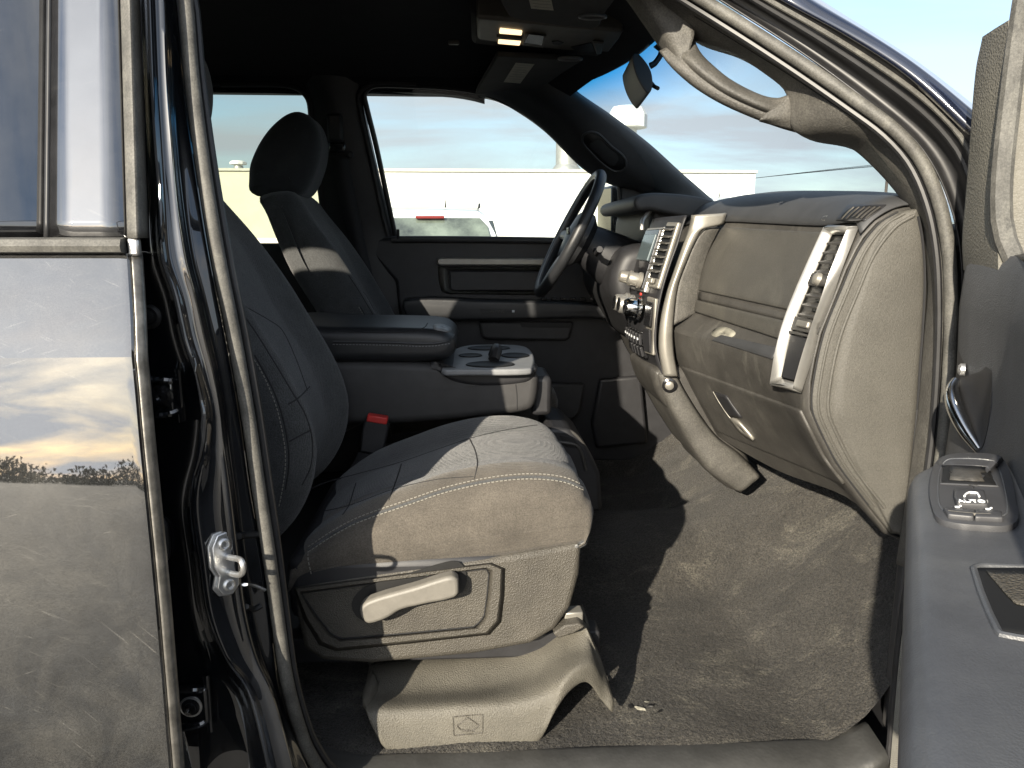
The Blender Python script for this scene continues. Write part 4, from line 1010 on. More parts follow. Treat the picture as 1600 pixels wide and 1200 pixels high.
P, _ = drape(ec_bv, [(1434, 338), (1440, 372), (1444, 430), (1441, 510), (1436, 580), (1431, 660), (1422, 760), (1416, 820)], 0.0, 60); tube('end_cap_groove', P, 0.0050, M['seam'], dash, n=8, flat=0.4)
# --- side vent bezel
bo_l = [(1298, 354), (1280, 393), (1250, 457), (1223, 530), (1211, 592), (1210, 600)]
bo_r = [(1344, 357), (1330, 393), (1309, 452), (1286, 518), (1262, 596), (1256, 613)]
bi_l = [(1304, 367), (1296, 384), (1268, 448), (1240, 522), (1227, 583), (1225, 592)]
bi_r = [(1335, 368), (1324, 393), (1303, 452), (1280, 518), (1257, 588), (1254, 600)]
def bez(pts, off, n=40): return drape(d_bv, pts, off, n)[0]
def ring(off_o, off_i): return None
lo, li, ro, ri = bez(bo_l, 0.004), bez(bi_l, 0.004), bez(bo_r, 0.004), bez(bi_r, 0.004)
lm = bez([((a[0] + b[0]) / 2, (a[1] + b[1]) / 2) for a, b in zip(bo_l, bi_l)], 0.017)
rm = bez([((a[0] + b[0]) / 2, (a[1] + b[1]) / 2) for a, b in zip(bo_r, bi_r)], 0.017)
def smz(P):   # keep the bars straight where the surface below turns a corner
    return resample([P[0], P[8], P[16], P[24], P[32], P[39]], 40)
bzl = mk('vent_bezel', *join_geo(grid([smz(lo), smz(lm), smz(li)]), grid([smz(ri), smz(rm), smz(ro)]),
        grid([[smz(lo)[0], smz(ro)[0]], [smz(lm)[0].lerp(smz(rm)[0], .02) , smz(rm)[0]], [smz(li)[0], smz(ri)[0]]]),
        grid([[smz(lo)[-1], smz(ro)[-1]], [smz(lm)[-1], smz(rm)[-1]], [smz(li)[-1], smz(ri)[-1]]])), M['silver'], dash, ang=20, solid=0.003, off=0.0, label='bright silver bezel around the side air vent')
# flat black sheet: the shade behind the louvres put in as colour
mk('vent_shade', *grid([[p - Vector((0, 0, 0)) for p in bez(bi_l, 0.001)], bez(bi_r, 0.001)]), M['black'], dash, solid=0.001)
LI, RI = smz(li), smz(ri)
def vrow(t, h0, h1, name, mt, th=0.0015, drop=0.0):
    k = t * 39; i = min(int(k), 38); f = k - i
    a = LI[i].lerp(LI[i + 1], f); b = RI[i].lerp(RI[i + 1], f)
    nn = ((b - a).cross(LI[min(i + 3, 39)] - LI[max(i - 3, 0)])).normalized()
    if nn.dot(CAM - a) < 0: nn = -nn
    dn = (LI[min(i + 1, 39)] - LI[max(i - 1, 0)]).normalized()
    a, b = a.lerp(b, .24), b.lerp(a, .06)
    V = [a + nn * h0, b + nn * h0, b + nn * h1 + dn * drop, a + nn * h1 + dn * drop]
    return mk(name, V, [(0, 1, 2, 3)], mt, dash, solid=th * 2, off=0.0, smooth=False)
for t in (0.045, 0.11, 0.175, 0.24, 0.40, 0.465, 0.53):
    vrow(t, -0.004, 0.010, 'vent_slat', M['dash_low'], 0.0016, 0.010)
# centre tab of the louvres, thumb slider, blank switch plate below
def vpt(t, s, h):
    k = t * 39; i = min(int(k), 38); f = k - i
    a = LI[i].lerp(LI[i + 1], f); b = RI[i].lerp(RI[i + 1], f)
    nn = ((b - a).cross(LI[min(i + 3, 39)] - LI[max(i - 3, 0)])).normalized()
    if nn.dot(CAM - a) < 0: nn = -nn
    return a.lerp(b, s) + nn * h
def vquad(name, t0, t1, s0, s1, h, mt, th=0.006, bev=0.0015):
    V = [vpt(t0, s0, h), vpt(t0, s1, h), vpt(t1, s1, h), vpt(t1, s0, h)]
    return mk(name, V, [(0, 1, 2, 3)], mt, dash, solid=th, off=-1.0, face_cam=True, bev=bev, smooth=False)
vquad('vent_tab', 0.275, 0.36, 0.05, 0.95, 0.009, M['dash_low'], 0.008, 0.004)
mk('vent_knob', *lathe_geo(vpt(0.318, 0.55, 0.008), (vpt(0.318, .5, 1) - vpt(0.318, .5, 0)), [(.012, 0), (.010, .008), (.005, .011), (.0005, .0115)], 18), M['silver_dull'], dash, fix=True)
vquad('vent_lower', 0.575, 0.665, 0.03, 0.97, 0.006, M['dash_low'], 0.006)
vquad('vent_slider', 0.595, 0.640, 0.30, 0.80, 0.011, M['silver_dull'], 0.008, 0.003)
vquad('blank_panel', 0.70, 0.985, 0.04, 0.96, 0.004, M['dark_plastic'], 0.004)
vquad('blank_trim', 0.675, 0.692, 0.0, 1.0, 0.008, M['dash_low'], 0.006)
for q in ((1325, 393), (1315, 412), (1303, 430)): pass
for t in (0.055, 0.12, 0.185, 0.41, 0.475, 0.54):
    vquad('vane', t + 0.012, t + 0.042, 0.66, 0.74, 0.003, M['silver_dull'], 0.003, 0.0)
# --- window demister on the top corner
dm = patch('demister_frame', pad_bv, [(1326, 322), (1308, 346)], [(1386, 322), (1352, 347)], M['dark_plastic'], dash, off=0.004, solid=0.006, bev=0.002, nu=12, nv=6, smooth_px=False)
dm_bv = bvh_of(dm)
disc_patch('demister_shade', dm_bv, [(1330, 326), (1376, 325), (1352, 343), (1315, 343)], M['black'], dash, off=0.0015, n=24, solid=0.001, )  # flat black fill paints the shade inside the outlet
for k in range(6):
    a = (1336 + k * 8.0, 325.5); b = (1318 + k * 7.2, 343)
    P, _ = drape(dm_bv, [a, ((a[0] + b[0]) / 2 - 1, (a[1] + b[1]) / 2), b], 0.003, 10); tube('demister_fin', P, 0.0016, M['dash_low'], dash, n=6)
# airbag lettering on the pad
fnt = bpy.data.curves.new('letters', 'FONT')
def text(name, body, pos, xdir, ydir, size, mt, parent, ext=0.0004, sy=1.0):
    cu = bpy.data.curves.new(name, 'FONT'); cu.body = body; cu.size = size; cu.extrude = ext; cu.align_x = 'CENTER'; cu.align_y = 'CENTER'
    o = bpy.data.objects.new(name, cu); col.objects.link(o)
    bpy.context.view_layer.update()
    dg = bpy.context.evaluated_depsgraph_get()
    me = bpy.data.meshes.new_from_object(o.evaluated_get(dg)); bpy.data.objects.remove(o)
    x = Vector(xdir).normalized(); z = x.cross(Vector(ydir)).normalized(); y = z.cross(x) * sy
    me.transform(Matrix(((x.x, y.x, z.x, pos[0]), (x.y, y.y, z.y, pos[1]), (x.z, y.z, z.z, pos[2]), (0, 0, 0, 1))))
    me.materials.clear(); me.materials.append(mt)
    return link(bpy.data.objects.new(name, me), parent)
def text_on(bv, name, body, px, size, mt, parent, right=(1, 0), off=0.001, sy=1.0):
    P, N_ = drape(bv, [px, (px[0] + 4 * right[0], px[1] + 4 * right[1])], off)
    x = (P[1] - P[0]).normalized(); y = N_[0].cross(x)
    return text(name, body, P[0], x, y, size, mt, parent, sy=sy)
disc_patch('pad_badge', pad_bv, [(1284, 344), (1287, 339), (1297, 338), (1294, 345)], M['silver_dull'], dash, off=0.0015, n=16, solid=0.001)
# --- centre stack
cs_bv = d_bv
YC = 1.86
def cpt(x, y, d=0.0): return W(x, y, YC + d)
# silver surround: a broad bright band that faces the rear and the passenger
s_out = [(1136, 333), (1130, 350), (1101, 357), (1089, 373), (1074, 406), (1059, 448), (1052, 508), (1053, 550), (1060, 588)]
s_in = [(1080, 336), (1078, 348), (1073, 366), (1066, 385), (1052, 425), (1040, 462), (1031, 505), (1029, 545), (1036, 588)]
stack = loft('centre_stack', [C(s_out, 1.828), C(mixp(s_out, s_in, .10), 1.817), C(mixp(s_out, s_in, .5), 1.813), C(mixp(s_out, s_in, .9), 1.822), C(s_in, 1.84)], M['silver_dull'], dash, n=60, m=30, solid=0.004, ang=0, label='satin silver surround of the centre controls')
w_a = [(1104, 357), (1090, 374), (1075, 407), (1060, 449), (1053, 508)]; w_b = [(1126, 355), (1107, 396), (1095, 440), (1091, 470), (1088, 490)]
loft('stack_wall', [C(w_a, 1.826), C(mixp(w_a, w_b, .5), 1.829), C(w_b, 1.838)], M['trim'], dash, n=30, m=10, solid=0.003, ang=0)
# face of the stack, foreshortened: from near edge Y=1.84 to far edge Y=2.17
f_n = [(1072, 336), (1066, 352), (1058, 380), (1047, 410), (1036, 445), (1028, 480), (1024, 512), (1024, 545), (1036, 588)]
fn = [Vector(p) for p in C(f_n, 1.842)]
ff = [p + Vector((0.0, 0.34, 0.0)) for p in fn]
face = loft('stack_face', [fn, [a.lerp(b, .5) + Vector((-.012, 0, 0)) for a, b in zip(fn, ff)], ff], M['dark_plastic'], dash, n=40, m=12, solid=0.004, ang=0)
fc_bv = bvh_of(face)
def facept(u, v, h=0.0):                      # u across from passenger to driver, v down the face
    q = resample(fn, 41); k = min(int(v * 40), 39); f = v * 40 - k
    a = q[k].lerp(q[k + 1], f); tdir = (q[k + 1] - q[k]).normalized()
    nn = Vector((0, 1, 0)).cross(tdir).normalized()
    if nn.x > 0: nn = -nn
    return a + Vector((0, 0.34 * u, 0)) + nn * (h + 0.012 * 4 * u * (1 - u)), nn, tdir
def fquad(name, u0, u1, v0, v1, h, mt, th=0.01, bev=0.002):
    V = [facept(u0, v0, h)[0], facept(u1, v0, h)[0], facept(u1, v1, h)[0], facept(u0, v1, h)[0]]
    return mk(name, V, [(0, 1, 2, 3)], mt, dash, solid=th, off=-1.0, face_cam=True, bev=bev, smooth=False)
fquad('radio_frame', 0.26, 0.82, 0.08, 0.50, 0.012, M['silver'], 0.014, 0.004)
fquad('radio_panel', 0.30, 0.78, 0.095, 0.485, 0.016, M['gloss_black'], 0.012, 0.003)
fquad('radio_screen', 0.34, 0.74, 0.13, 0.31, 0.019, M['screen'], 0.006, 0.002)
fquad('vent_surround', 0.02, 0.24, 0.05, 0.46, 0.010, M['silver_dull'], 0.012, 0.004)
fquad('stack_vent_shade', 0.04, 0.22, 0.075, 0.40, 0.012, M['black'], 0.006, 0.001)  # flat black quad, shade between the slats given as colour
for k in range(7):
    v = 0.09 + k * 0.044
    a, nn, td = facept(0.035, v, 0.010); b, _, _ = facept(0.225, v, 0.010)
    mk('vent_slat', [a, b, b + nn * 0.012 + td * 0.006, a + nn * 0.012 + td * 0.006], [(0, 1, 2, 3)], M['trim'], dash, solid=0.003, smooth=False)
fquad('vent_slider', 0.07, 0.18, 0.405, 0.435, 0.022, M['silver_dull'], 0.010, 0.002)
fquad('pocket_frame', 0.02, 0.20, 0.52, 0.86, 0.008, M['silver_dull'], 0.010, 0.003)
fquad('pocket', 0.045, 0.175, 0.545, 0.69, 0.010, M['gloss_black'], 0.006, 0.001)
fquad('pocket', 0.045, 0.175, 0.71, 0.845, 0.010, M['dark_plastic'], 0.006, 0.001)
for u in (0.36, 0.72):
    a, nn, td = facept(u, 0.435, 0.016); kb = mk('radio_knob', *lathe_geo(a, nn, [(.021, 0), (.021, .006), (.017, .010), (.016, .030), (.013, .034), (.0005, .035)], 26), M['silver_dull'], dash, fix=True)
for i, u in enumerate((0.30, 0.52, 0.74)):
    a, nn, td = facept(u, 0.60, 0.010)
    mk('climate_knob', *lathe_geo(a, nn, [(.029, 0), (.029, .008), (.024, .012), (.023, .034), (.020, .038), (.0005, .039)], 28), M['chrome'] if i == 0 else M['silver'], dash, fix=True)
    mk('knob_face', *lathe_geo(a + nn * 0.0385, nn, [(.018, 0), (.018, .002), (.0005, .0025)], 24), M['gloss_black'], dash, fix=True)
a, nn, td = facept(0.30, 0.515, 0.014); box('hazard_button', a, (0.005, 0.014, 0.008), M['red_dark'], dash, bev=0.002)
fquad('switch_bank', 0.22, 0.80, 0.74, 0.90, 0.008, M['gloss_black'], 0.008, 0.002)
for i in range(6):
    fquad('switch_button', 0.24 + i * 0.092, 0.315 + i * 0.092, 0.755, 0.82, 0.013, M['dark_plastic'], 0.008, 0.002)
    fquad('switch_mark', 0.262 + i * 0.092, 0.288 + i * 0.092, 0.775, 0.79, 0.0138, M['white_print'], 0.001, 0.0)
    if i < 4: fquad('switch_button', 0.24 + i * 0.092, 0.315 + i * 0.092, 0.83, 0.89, 0.013, M['dark_plastic'], 0.008, 0.002)
# lower centre: grained column below the stack, with a power outlet
l_out = [(1058, 585), (1072, 612), (1096, 650), (1121, 682), (1155, 708), (1190, 744)]
l_in = [(1030, 585), (1040, 618), (1062, 662), (1086, 702), (1112, 738), (1156, 769)]
lowc = loft('lower_column', [C(l_out, 1.845), C(mixp(l_out, l_in, .2), 1.832), C(l_in, 1.838), [p + Vector((0.0, .16, -.0)) for p in C(l_in, 1.84)], [p + Vector((0.0, .33, -.0)) for p in C(l_in, 1.84)]], M['trim'], dash, n=40, m=24, solid=0.004, ang=0)
# under-dash bowl that bulges below the stack
b1 = [(986, 556), (1000, 580), (1018, 604), (1040, 625)]
low2 = pillow('under_stack', XZ([(986, 552), (989, 578), (1003, 603), (1022, 619), (1040, 645), (1054, 672), (1066, 697), (1082, 712), (1100, 722), (1125, 715), (1125, 690), (1080, 600), (1050, 552)], 2.12), 1.845, 2.14, 0.03, M['dash_low'], dash, n=90)
P, _ = drape(bvh_of(lowc), [(1046, 602)], 0.0)
po = P[0]
for r_, h_, mtn in ((0.017, 0.004, 'gloss_black'), (0.012, 0.006, 'silver'), (0.008, 0.0075, 'black')):
    pass
pn = _[0]
out1 = mk('power_outlet', *lathe_geo(po, pn, [(.018, -.002), (.018, .004), (.013, .006), (.012, .003), (.011, -.004)], 26), M['gloss_black'], dash, fix=True)
mk('outlet_cap', *lathe_geo(po + pn * 0.002, pn, [(.0105, 0), (.0105, .005), (.006, .007), (.0005, .007)], 22), M['silver_dull'], dash, fix=True)
# tunnel-side trim below (grained foot of the column)
ft = [(1100, 680), (1116, 712), (1128, 738), (1143, 762), (1158, 770), (1172, 764), (1188, 748), (1190, 738), (1160, 715), (1125, 684)]
# driver side: instrument hood, column, lower panel
hood = pillow('instrument_hood', XZ([(992, 318), (996, 308), (1008, 302), (1040, 301), (1098, 308), (1130, 322), (1120, 345), (1050, 335), (1018, 328), (1000, 328)], 2.15), 2.16, 2.74, 0.012, M['dash_pad'], dash)
pillow('instrument_panel', XZ([(1012, 330), (1060, 330), (1100, 345), (1090, 440), (1030, 430), (1008, 400), (1004, 360)], 2.3), 2.2, 2.76, 0.03, M['black'], dash)
tube('hood_edge', [W(1003, 360, 2.17), W(1004, 345, 2.18), W(1010, 336, 2.19), W(1016, 330, 2.2)], 0.006, M['silver'], dash, n=8, steps=16)
pillow('knee_panel', XZ([(965, 395), (1010, 380), (1080, 400), (1080, 560), (1010, 545), (975, 500), (950, 450)], 2.25), 2.19, 2.78, 0.04, M['dark_plastic'], dash)
# column, wheel
wc = W(889, 366, 2.38); wn_ = Vector((-math.cos(R_(27)), 0.0, math.sin(R_(27)))).normalized(); wup = Vector((math.sin(R_(27)), 0, math.cos(R_(27))))
wy = Vector((0, 1, 0))
RW = 0.197
def wpt(a, r=RW, h=0.0): return wc + wup * math.cos(a) * r + wy * math.sin(a) * r + wn_ * h
wheel = tube('steering_wheel', [wpt(2 * math.pi * k / 72) for k in range(72)], 0.0165, M['leather'], T, n=14, closed=True, label='black leather steering wheel seen edge on')
tube('rim_band', [wpt(2 * math.pi * k / 72, RW - 0.014, 0.008) for k in range(72)], 0.0045, M['console_top'], wheel, n=6, closed=True)
mk('hub', *lathe_geo(wc - wn_ * 0.045, wn_, [(.05, -.03), (.085, 0.0), (.088, .03), (.07, .045), (.02, .052), (.0005, .053)], 28), M['leather'], wheel, fix=True)
for a in (R_(90), R_(270), R_(180)):
    sp = resample([wpt(a, 0.06, -0.02), wpt(a, 0.12, -0.006), wpt(a, 0.19, 0.0)], 10)
    tube('spoke', sp, [0.026, 0.024, 0.022, 0.020, 0.018, 0.017, 0.016, 0.016, 0.015, 0.014], M['console_top'] if a != R_(180) else M['silver_dull'], wheel, n=10, flat=0.6, up=wn_)
for k in range(3):
    box('wheel_button', wpt(R_(270), 0.125 - k * 0.016, 0.018), (0.006, 0.012, 0.02), M['gloss_black'], wheel, bev=0.002)
tube('column_shroud', [wc - wn_ * 0.06, wc - wn_ * 0.14 + Vector((0, 0, -.01)), wc - wn_ * 0.30], [0.062, 0.082, 0.09], M['dark_plastic'], wheel, n=18)
tube('stalk', [wc - wn_ * 0.09, wc - wn_ * 0.085 - wy * 0.12 - wup * 0.02, wc - wn_ * 0.075 - wy * 0.20 - wup * 0.01], [0.010, 0.008, 0.009], M['dark_plastic'], wheel, n=10)
tube('stalk', [wc - wn_ * 0.09, wc - wn_ * 0.085 + wy * 0.12, wc - wn_ * 0.075 + wy * 0.2], [0.010, 0.008, 0.009], M['silver_dull'], wheel, n=10)

# ------------------------------------------------------------------ driver door (closed, far side)
YP = 2.79
pan = [(560, 374), (614, 371), (860, 373), (1010, 380), (1140, 380), (1140, 725), (1010, 722), (640, 720), (630, 560), (618, 440)]
ddoor = prism('driver_door', C(pan, YP), (0, 0.09, 0), M['dark_plastic'], T, bev=0.012, seg=3, label='closed driver door with dark inner panel')
prism('door_skin', [p + Vector((0, 0.10, 0)) for p in C(pan, YP)], (0, 0.03, 0), M['paint_clean'], ddoor, bev=0.005)
dd_bv = BVHTree.FromPolygons([Vector((-2, YP, 0)), Vector((2, YP, 0)), Vector((2, YP, 3)), Vector((-2, YP, 3))], [(0, 1, 2, 3)])
def dp_(x, y, d=0.0): return W(x, y, YP - d)
tube('window_sill', [dp_(612, 374, 0.012), dp_(700, 374, 0.014), dp_(860, 376, 0.014), dp_(1000, 380, 0.012)], 0.012, M['console'], ddoor, n=10, steps=20)
box('lock_knob', dp_(622, 366, 0.02), (0.010, 0.010, 0.035), M['black'], ddoor, bev=0.003)
# pull handle frame
prism('pull_bar', C([(683, 404), (690, 402), (850, 403), (850, 415), (690, 415), (683, 413)], YP - 0.005), (0, -0.030, 0), M['silver_dull'], ddoor, bev=0.006, seg=3)
fo = [(684, 417), (850, 418), (850, 461), (700, 459), (690, 455), (686, 440)]
fi = [(702, 422), (850, 423), (850, 455), (706, 455), (702, 452), (701, 440)]
rows = [C(fo, YP - 0.002), [p for p in C(mixp(fo, fi, .5), YP - 0.014)], C(fi, YP - 0.003)]
V, Fc = grid([[r[i] for i in range(6)] for r in rows], closed_u=True)
mk('pull_frame', V, Fc, M['silver_dull'], ddoor, solid=0.003, ang=20)
prism('pull_insert', C([(703, 423), (850, 424), (850, 454), (708, 454), (703, 450)], YP - 0.004), (0, -0.012, 0), M['dark_plastic'], ddoor, bev=0.004)
pillow('armrest', XZ([(634, 466), (760, 466), (900, 470), (960, 478), (962, 492), (900, 494), (760, 497), (640, 492)], YP), YP - 0.09, YP + 0.01, 0.012, M['leather'], ddoor)
for k in range(6): box('window_switch', dp_(850 + k * 15, 467, 0.06), (0.02, 0.02, 0.01), M['gloss_black'], ddoor, bev=0.002)
prism('door_badge', C([(751, 483), (803, 483), (803, 489), (751, 489)], YP - 0.0905), (0, -0.003, 0), M['console'], ddoor, bev=0.001)
text('lettering', 'ALPINE', W(777, 486.2, YP - 0.0945), (1, 0, 0), (0, 0, 1), 0.016, M['ink'], ddoor)
prism('door_chip', C([(800, 484.5), (804, 484.5), (804, 488), (800, 488)], YP - 0.095), (0, -0.003, 0), M['white_print'], ddoor, bev=0.0)
prism('map_pocket', C([(748, 501), (895, 502), (888, 528), (880, 531), (760, 529), (752, 524)], YP - 0.004), (0, -0.035, 0), M['console'], ddoor, bev=0.010, seg=3)
prism('pocket_slot', C([(812, 503), (893, 504), (890, 512), (815, 511)], YP - 0.040), (0, -0.003, 0), M['black'], ddoor, bev=0.001)
prism('lower_pocket', C([(640, 590), (912, 597), (905, 640), (895, 652), (640, 650)], YP - 0.004), (0, -0.045, 0), M['console'], ddoor, bev=0.012, seg=3)
prism('speaker_grille', C([(935, 590), (1000, 585), (1010, 690), (930, 698), (922, 660)], YP - 0.01), (0, -0.03, 0), M['dark_plastic'], ddoor, bev=0.012, seg=3)
# side mirror outside the driver window
mr = prism('wing_mirror', [W(956, 290, 3.05), W(963, 288, 3.05), W(970, 300, 3.05), W(970, 374, 3.05), W(960, 388, 3.05), W(955, 380, 3.05)], (-0.03, 0.17, 0), M['gloss_black'], T, bev=0.012, seg=3, label='driver side wing mirror')
mk('mirror_glass', [W(937, 300, 3.20) + Vector((.03, .012, 0)), W(957, 297, 3.045) + Vector((.03, .012, 0)), W(957, 378, 3.045), W(937, 372, 3.20)], [(0, 1, 2, 3)], M['mirror'], mr, smooth=False, solid=0.002)
tube('window_divider', [W(967, 288, 2.80), W(969, 320, 2.80), W(972, 376, 2.80)], 0.008, M['rubber_black'], ddoor, n=8)
prism('mirror_sail', C([(970, 288), (1004, 300), (1004, 382), (974, 376)], 2.80), (0, 0.03, 0), M['dark_plastic'], ddoor, bev=0.004)

# ------------------------------------------------------------------ front passenger seat
shield_o = [(456, 914), (562, 898), (658, 885), (760, 874), (909, 848), (906, 898), (892, 950), (868, 985), (828, 1008), (740, 1024), (580, 1039), (503, 1034), (474, 1016), (462, 960)]
seat = prism('passenger_seat', C(shield_o, 1.2880), (0, 0.05, 0), M['seat_plastic'], T, bev=0.012, seg=4, ang=40, label='dark grey cloth passenger seat on grained plastic base')
st_bv = bvh_of(seat)
# seat pan under the cushion
box('seat_pan', (-0.08, 1.52, 0.80), (0.50, 0.46, 0.12), M['dark_plastic'], seat, bev=0.02)
# raised frame of the shield around the recess
rec = [(471, 927), (590, 911), (700, 897), (764, 889), (761, 930), (756, 964), (742, 979), (640, 989), (533, 998), (517, 990), (495, 962)]
frm = [(459, 918), (585, 902), (700, 887), (768, 879), (790, 888), (789, 930), (784, 972), (766, 992), (640, 1006), (525, 1018), (498, 1008), (474, 968)]
frm = frm[:3] + frm[3:]
rc12 = [(471, 927), (590, 911), (700, 897), (758, 889), (764, 893), (761, 930), (756, 964), (742, 979), (640, 989), (533, 998), (517, 990), (495, 962)]
V, Fc = grid([C(frm, 1.2885), C(mixp(frm, rc12, .3), 1.2790), C(mixp(frm, rc12, .75), 1.2790), C(mixp(frm, rc12, .98), 1.2875)], closed_u=True)
mk('shield_frame', V, Fc, M['seat_plastic'], seat, ang=30, face_cam=True, solid=0.002, off=-1)
P = C(rc12, 1.2862); tube('shield_gap', resample(P, 80, False, True), 0.0012, M['seam'], seat, n=6, closed=True)
# recline lever with the shade around it coloured in as a flat black plate
shade_patch = [(549, 943), (560, 924), (580, 913), (640, 895), (705, 876), (720, 879), (728, 893), (728, 914), (718, 928), (660, 941), (625, 951), (600, 964), (576, 971), (557, 963)]
prism('lever_shade', resample(C(shade_patch, 1.2845), 40, True, True), (0, -0.0012, 0), M['black'], seat, bev=0.0)
lv = [(566, 938), (582, 926), (650, 906), (702, 890), (714, 892), (717, 905), (714, 921), (660, 934), (628, 942), (606, 955), (578, 963), (569, 955)]
prism('recline_lever', resample(C(lv, 1.2720), 56, True, True), (0, -0.030, 0), M['lever'], seat, bev=0.010, seg=4, ang=50, label='pale grey recline lever')
mk('screw', *lathe_geo(W(901, 853, 1.2890), (0, -1, 0), [(.0035, 0), (.0035, .0015), (.0005, .002)], 12), M['zinc'], seat, fix=True)
# lower riser cover, front leg included: vertical sections from rear to front
rsec = [[(575, 1052), (570, 1084), (572, 1112), (583, 1138), (598, 1164)], [(589, 1048), (586, 1082), (594, 1108), (602, 1136), (616, 1177)], [(640, 1043), (640, 1080), (640, 1108), (640, 1140), (640, 1182)],
        [(726, 1034), (726, 1075), (726, 1102), (726, 1135), (726, 1179)], [(800, 1022), (802, 1062), (806, 1096), (808, 1130), (806, 1173)], [(842, 1008), (848, 1045), (852, 1082), (850, 1118), (842, 1158)],
        [(868, 990), (876, 1026), (880, 1060), (874, 1088), (866, 1114)], [(892, 982), (901, 1015), (905, 1040), (901, 1059), (892, 1078)], [(910, 979), (921, 1010), (926, 1036), (923, 1053), (917, 1066)],
        [(917, 984), (933, 1030), (942, 1060), (944, 1077), (940, 1094)], [(921, 990), (942, 1042), (954, 1079), (959, 1097), (957, 1113)]]
ry = [1.345, 1.285, 1.218, 1.206, 1.208]; ry2 = [1.31, 1.285, 1.262, 1.254, 1.25]
secs = []
for k, s_ in enumerate(rsec):
    f_ = min(max((k - 6) / 3.0, 0), 1)
    yy_ = [a_ + (b_ - a_) * f_ for a_, b_ in zip(ry, ry2)]
    pts_ = [W(x, y, q) for (x, y), q in zip(s_, yy_)]
    secs.append([pts_[0] + Vector((0, .03, 0))] + pts_ + [pts_[-1] + Vector((0, .05, -.004))])
secs = [[p + Vector((0.004, 0.10, 0)) for p in secs[0]]] + secs + [[p + Vector((0.0, 0.09, 0)) for p in secs[-1]]]
rs_ = [resample(s_, 44) for s_ in secs]
cl_ = [resample([r[i_] for r in rs_], 90) for i_ in range(44)]
V, Fc = grid([[cl_[i_][k] for i_ in range(44)] for k in range(90)])
ris = mk('riser_cover', V, Fc, M['riser'], seat, face_cam=True, ang=0, solid=0.004, off=-1, label='moulded grey plastic cover over the seat riser')
ri_bv = bvh_of(ris)
# emblem pressed into the cover: framed lozenge
E_ = [(708, 1120), (754, 1116), (754, 1145), (709, 1149)]
P, _ = drape(ri_bv, E_ + [E_[0]], 0.0003, 60, False); tube('emblem_frame', P, 0.0012, M['seat_plastic'], seat, n=6)
loz = [(731, 1121), (748, 1133), (742, 1139), (733, 1143), (719, 1139), (714, 1134)]
P, _ = drape(ri_bv, loz + [loz[0]], 0.0006, 60, False); tube('emblem_line', P, 0.0012, M['seat_plastic'], seat, n=6)
P, _ = drape(ri_bv, [(723, 1143), (731, 1140), (741, 1143)], 0.0006, 12, False); tube('emblem_line', P, 0.0010, M['seat_plastic'], seat, n=6)
for k in range(6):
    P, _ = drape(ri_bv, [(866 + k * 3.0, 1066 - k * 2.4), (868 + k * 3.0, 1070 - k * 2.4)], 0.0008, 4, False); tube('pressed_mark', P, 0.0008, M['lever'], seat, n=5)
# seat rail and bracket seen at the front
box('seat_rail', W(895, 963, 1.3200), (0.035, 0.03, 0.03), M['silver_dull'], seat, bev=0.003)
prism('rail_cap', C([(864, 990), (882, 978), (905, 974), (914, 980), (897, 990), (872, 998)], 1.2800), (0, 0.03, 0), M['seat_plastic'], seat, bev=0.003)
box('seat_track', (-0.06, 1.36, 0.655), (0.60, 0.05, 0.05), M['dark_plastic'], seat, bev=0.005)
box('seat_track', (-0.06, 1.70, 0.665), (0.60, 0.05, 0.09), M['dark_plastic'], seat, bev=0.005)
box('seat_box', (-0.10, 1.53, 0.70), (0.42, 0.30, 0.16), M['black'], seat, bev=0.01)

# cushion: stations across the seat built from the surveyed seam lines
seamn = [(455, 880), (480, 861), (520, 836), (560, 816), (640, 787), (700, 767), (770, 752), (830, 747), (880, 752), (908, 762), (914, 775)]
low_n = [(450, 925), (475, 908), (520, 900), (562, 895), (640, 886), (700, 879), (770, 870), (830, 861), (880, 853), (906, 848), (911, 846)]
sm = C(seamn, 1.316)
def shiftline(dz, y, dx=0.0, front=0.0):
    out = []
    for i, p in enumerate(sm):
        t = i / (len(sm) - 1)
        out.append(Vector((p.x + dx + front * t, y, p.z + dz * (0.35 + 0.65 * math.sin(math.pi * min(t * 1.05, 1.0)) if t < 0.93 else 0.3))))
    return out
st_c = [C(low_n, 1.299), C(mixp(low_n, seamn, .35), 1.291), C(mixp(low_n, seamn, .75), 1.295), C(mixp(low_n, seamn, .96), 1.310), sm,
        shiftline(0.010, 1.338), shiftline(0.018, 1.372), shiftline(0.010, 1.420), shiftline(-0.002, 1.459, 0, -.002), shiftline(0.004, 1.507), shiftline(0.008, 1.556), shiftline(0.004, 1.604), shiftline(0.000, 1.642, 0, -.004), shiftline(0.014, 1.691, 0, -.010), shiftline(0.020, 1.739, 0, -.022), shiftline(0.008, 1.773, 0, -.035), shiftline(-0.025, 1.792, 0, -.05)]
rs = [resample(c, 60) for c in st_c]
fl = [resample([r[i] for r in rs], 66) for i in range(60)]
crow = [[fl[i][k] for i in range(60)] for k in range(66)]
